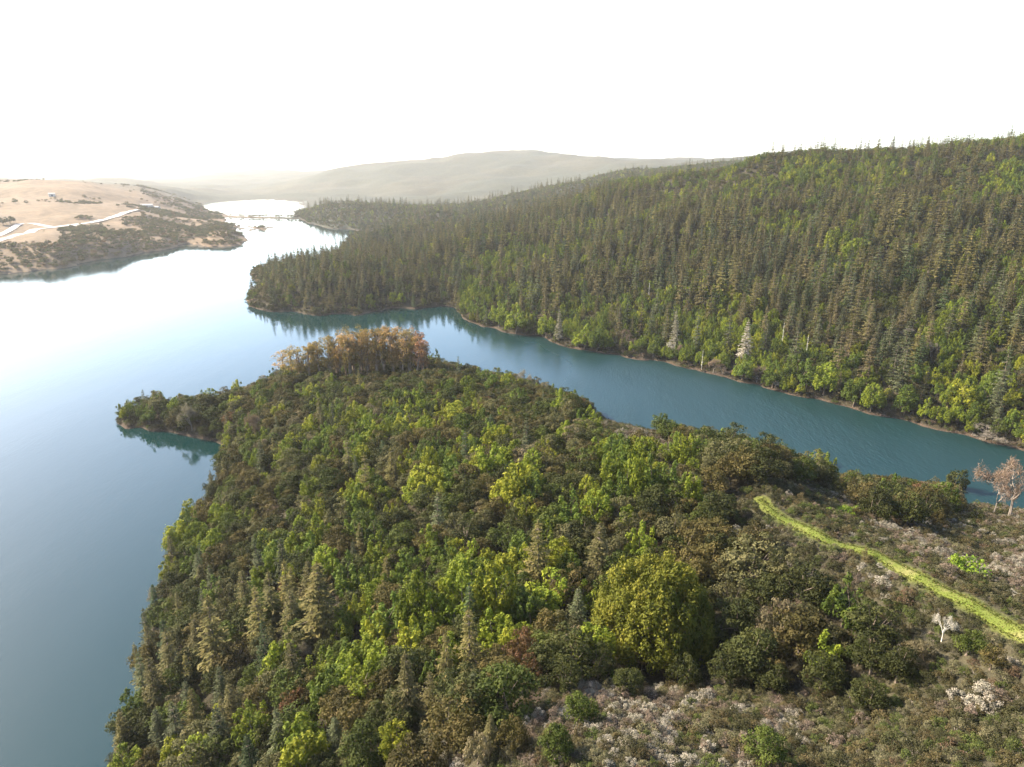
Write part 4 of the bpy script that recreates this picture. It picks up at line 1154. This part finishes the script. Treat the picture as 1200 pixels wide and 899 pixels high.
# ------------------------------------------------------------------ the uncounted rest, one object for each kind
def scatter(name, ids, label, cat):
    ids = np.asarray(ids)
    if not len(ids): return
    pc = bpy.data.collections.new(name + '_kinds')
    keys = {}
    pick = np.empty(len(ids), np.int32)
    used = sorted({(recs[i][0], recs[i][7], recs[i][8]) for i in ids}, key=str)
    for k_, (kind, mi, c) in enumerate(used):
        o = bpy.data.objects.new(f'plant_{k_:03d}', KINDS[kind][mi]['whole'])
        if c: o.color = (*PAL[FAM[kind]][c], 1)
        pc.objects.link(o); keys[(kind, mi, c)] = k_
    for k_, i in enumerate(ids): pick[k_] = keys[(recs[i][0], recs[i][7], recs[i][8])]
    me = bpy.data.meshes.new(name)
    me.vertices.add(len(ids)); me.vertices.foreach_set('co', np.stack([kx[ids], ky[ids], kz[ids]], 1).astype(np.float32).ravel())
    a = me.attributes.new('pick', 'INT', 'POINT'); a.data.foreach_set('value', pick)
    a = me.attributes.new('color', 'FLOAT_COLOR', 'POINT'); a.data.foreach_set('color', np.array([(*(PAL[FAM[recs[i][0]]][recs[i][8]] if recs[i][8] else (.3, .3, .3)), 1) for i in ids], np.float32).ravel())
    a = me.attributes.new('turn', 'FLOAT_VECTOR', 'POINT'); a.data.foreach_set('vector', np.array([(0, 0, recs[i][6]) for i in ids], np.float32).ravel())
    a = me.attributes.new('size', 'FLOAT_VECTOR', 'POINT'); a.data.foreach_set('vector', np.array([(recs[i][4], recs[i][4], recs[i][5]) for i in ids], np.float32).ravel())
    me.update()
    ob = link(name, me)
    ng = bpy.data.node_groups.new(name, 'GeometryNodeTree')
    ng.interface.new_socket('Geometry', in_out='INPUT', socket_type='NodeSocketGeometry'); ng.interface.new_socket('Geometry', in_out='OUTPUT', socket_type='NodeSocketGeometry')
    gi, go = ng.nodes.new('NodeGroupInput'), ng.nodes.new('NodeGroupOutput')
    ci = ng.nodes.new('GeometryNodeCollectionInfo'); ci.inputs['Collection'].default_value = pc; ci.inputs['Separate Children'].default_value = True; ci.inputs['Reset Children'].default_value = True
    ip = ng.nodes.new('GeometryNodeInstanceOnPoints'); ip.inputs['Pick Instance'].default_value = True
    def attr(nm, t):
        q_ = ng.nodes.new('GeometryNodeInputNamedAttribute'); q_.data_type = t; q_.inputs['Name'].default_value = nm
        return q_.outputs['Attribute']
    ng.links.new(gi.outputs[0], ip.inputs['Points']); ng.links.new(ci.outputs[0], ip.inputs['Instance'])
    ng.links.new(attr('pick', 'INT'), ip.inputs['Instance Index'])
    er = ng.nodes.new('FunctionNodeEulerToRotation'); ng.links.new(attr('turn', 'FLOAT_VECTOR'), er.inputs[0]); ng.links.new(er.outputs[0], ip.inputs['Rotation'])
    ng.links.new(attr('size', 'FLOAT_VECTOR'), ip.inputs['Scale'])
    ng.links.new(ip.outputs[0], go.inputs[0])
    md = ob.modifiers.new('plants', 'NODES'); md.node_group = ng
    tag(ob, label, cat, None, 'stuff')
rest = np.nonzero(seen & ~isind)[0]
nearh = (py0 > np.interp(px0, MIDX, MIDY)) & (kr < 600)
def pickm(fam, mask): return rest[(fams[rest] == fam) & mask[rest]]
scatter('chaparral', pickm('shrub', nearh | True), 'low olive and grey-white brush covering the near hill', 'brush')
scatter('oak_woodland', pickm('oak', np.ones(n, bool)), 'small rounded olive trees massed over the hillsides and tan bank', 'woodland')
scatter('laurel_woodland', pickm('laurel', np.ones(n, bool)), 'small green leafy trees massed among the conifers', 'woodland')
scatter('conifer_forest', pickm('fir', np.ones(n, bool)), 'dense dusky conifer forest covering the hill across the narrow arm', 'forest')
scatter('grass', pickm('tuft', np.ones(n, bool)), 'short ragged grass along the mown trail', 'grass')
scatter('bare_woodland', pickm('bare', np.ones(n, bool)), 'thin leafless trees lost among the far wood', 'woodland')

# ------------------------------------------------------------------ small pale buildings far off on the tan bank
WALLM = plain_mat('pale_wall', (0.40, 0.37, 0.33), 0.8, 0.06)
ROOFM = plain_mat('grey_roof', (0.28, 0.25, 0.23), 0.8, 0.1)
DARKM = plain_mat('dark_opening', (0.03, 0.03, 0.035), 0.4, 0.1)
def box(x0, x1, y0, y1, z0, z1):
    V = [(x0,y0,z0),(x1,y0,z0),(x1,y1,z0),(x0,y1,z0),(x0,y0,z1),(x1,y0,z1),(x1,y1,z1),(x0,y1,z1)]
    return V, [(0,3,2,1),(4,5,6,7),(0,1,5,4),(1,2,6,5),(2,3,7,6),(3,0,4,7)]
def farm(px, py, w, d, h, rz, label):
    x, y, z = site(px, py)
    root = bpy.data.objects.new('farm_building', None); col.objects.link(root)
    root.location = (x, y, z - .3); root.rotation_euler = (0, 0, rz)
    tag(root, label, 'building', 'pale buildings on the tan bank')
    g = Geo(); V, Q = box(-w/2, w/2, -d/2, d/2, -3, h); g.add(np.array(V, float), Q)
    link('wall', g.mesh('wall', [WALLM]), root)
    g = Geo(); o_ = .6; rh = d * .22
    V = np.array([(-w/2-o_,-d/2-o_,h),(w/2+o_,-d/2-o_,h),(w/2+o_,0,h+rh),(-w/2-o_,0,h+rh),(w/2+o_,d/2+o_,h),(-w/2-o_,d/2+o_,h)], float)
    g.add(V, [(0,1,2,3),(3,2,4,5),(0,5,4,1)]); g.add(np.array([(-w/2-o_,-d/2-o_,h+.002),(-w/2-o_,0,h+rh),(-w/2-o_,0,h+rh),(-w/2-o_,d/2+o_,h+.002),(w/2+o_,-d/2-o_,h+.002),(w/2+o_,0,h+rh),(w/2+o_,0,h+rh),(w/2+o_,d/2+o_,h+.002)], float), [(0,1,2,3),(4,5,6,7)])
    link('roof', g.mesh('roof', [ROOFM]), root)
    g = Geo(); V, Q = box(-w*.12, w*.12, -d/2-.05, -d/2+.05, 0, h*.7); g.add(np.array(V, float), Q)
    link('door', g.mesh('door', [DARKM]), root)
farm(172, 243, 34, 16, 7, R(20), 'long pale low building beside the far end of the highway')
farm(182, 245, 26, 14, 6, R(-10), 'pale building nearest the scrub at the far end of the highway')
farm(61, 230, 16, 12, 7, R(35), 'small white building alone on the tan hilltop')

# ------------------------------------------------------------------ haze in the air
m, nt, out = mat_new('haze')
pv = N(nt, 'ShaderNodeVolumePrincipled')
pv.inputs['Color'].default_value = (0.93, 0.94, 0.96, 1)
pv.inputs['Density'].default_value = 0.000036
pv.inputs['Anisotropy'].default_value = 0.3
nt.links.new(pv.outputs[0], out.inputs['Volume'])
V, Q = box(-14200, 14200, -14200, 14200, float(min(GZ.min(), 0)) - 1.0, float(max(GZ.max() + 30, kz.max() + 40)) + 3)
hz = link('haze', np_mesh('haze', V, Q, [m]))
tag(hz, 'thin white haze filling the valley air', 'haze', None, 'stuff')
from collections import Counter
_c = Counter(labels.values()); print('DUP', sum(v for v in _c.values() if v > 1), [k for k, v in _c.most_common(8) if v > 1])
print('PLANTS', n, 'individuals', len(chosen), 'stuff', len(rest), {f_: int((fams[chosen] == f_).sum()) for f_ in NAME}, 'zmax', GZ.max())
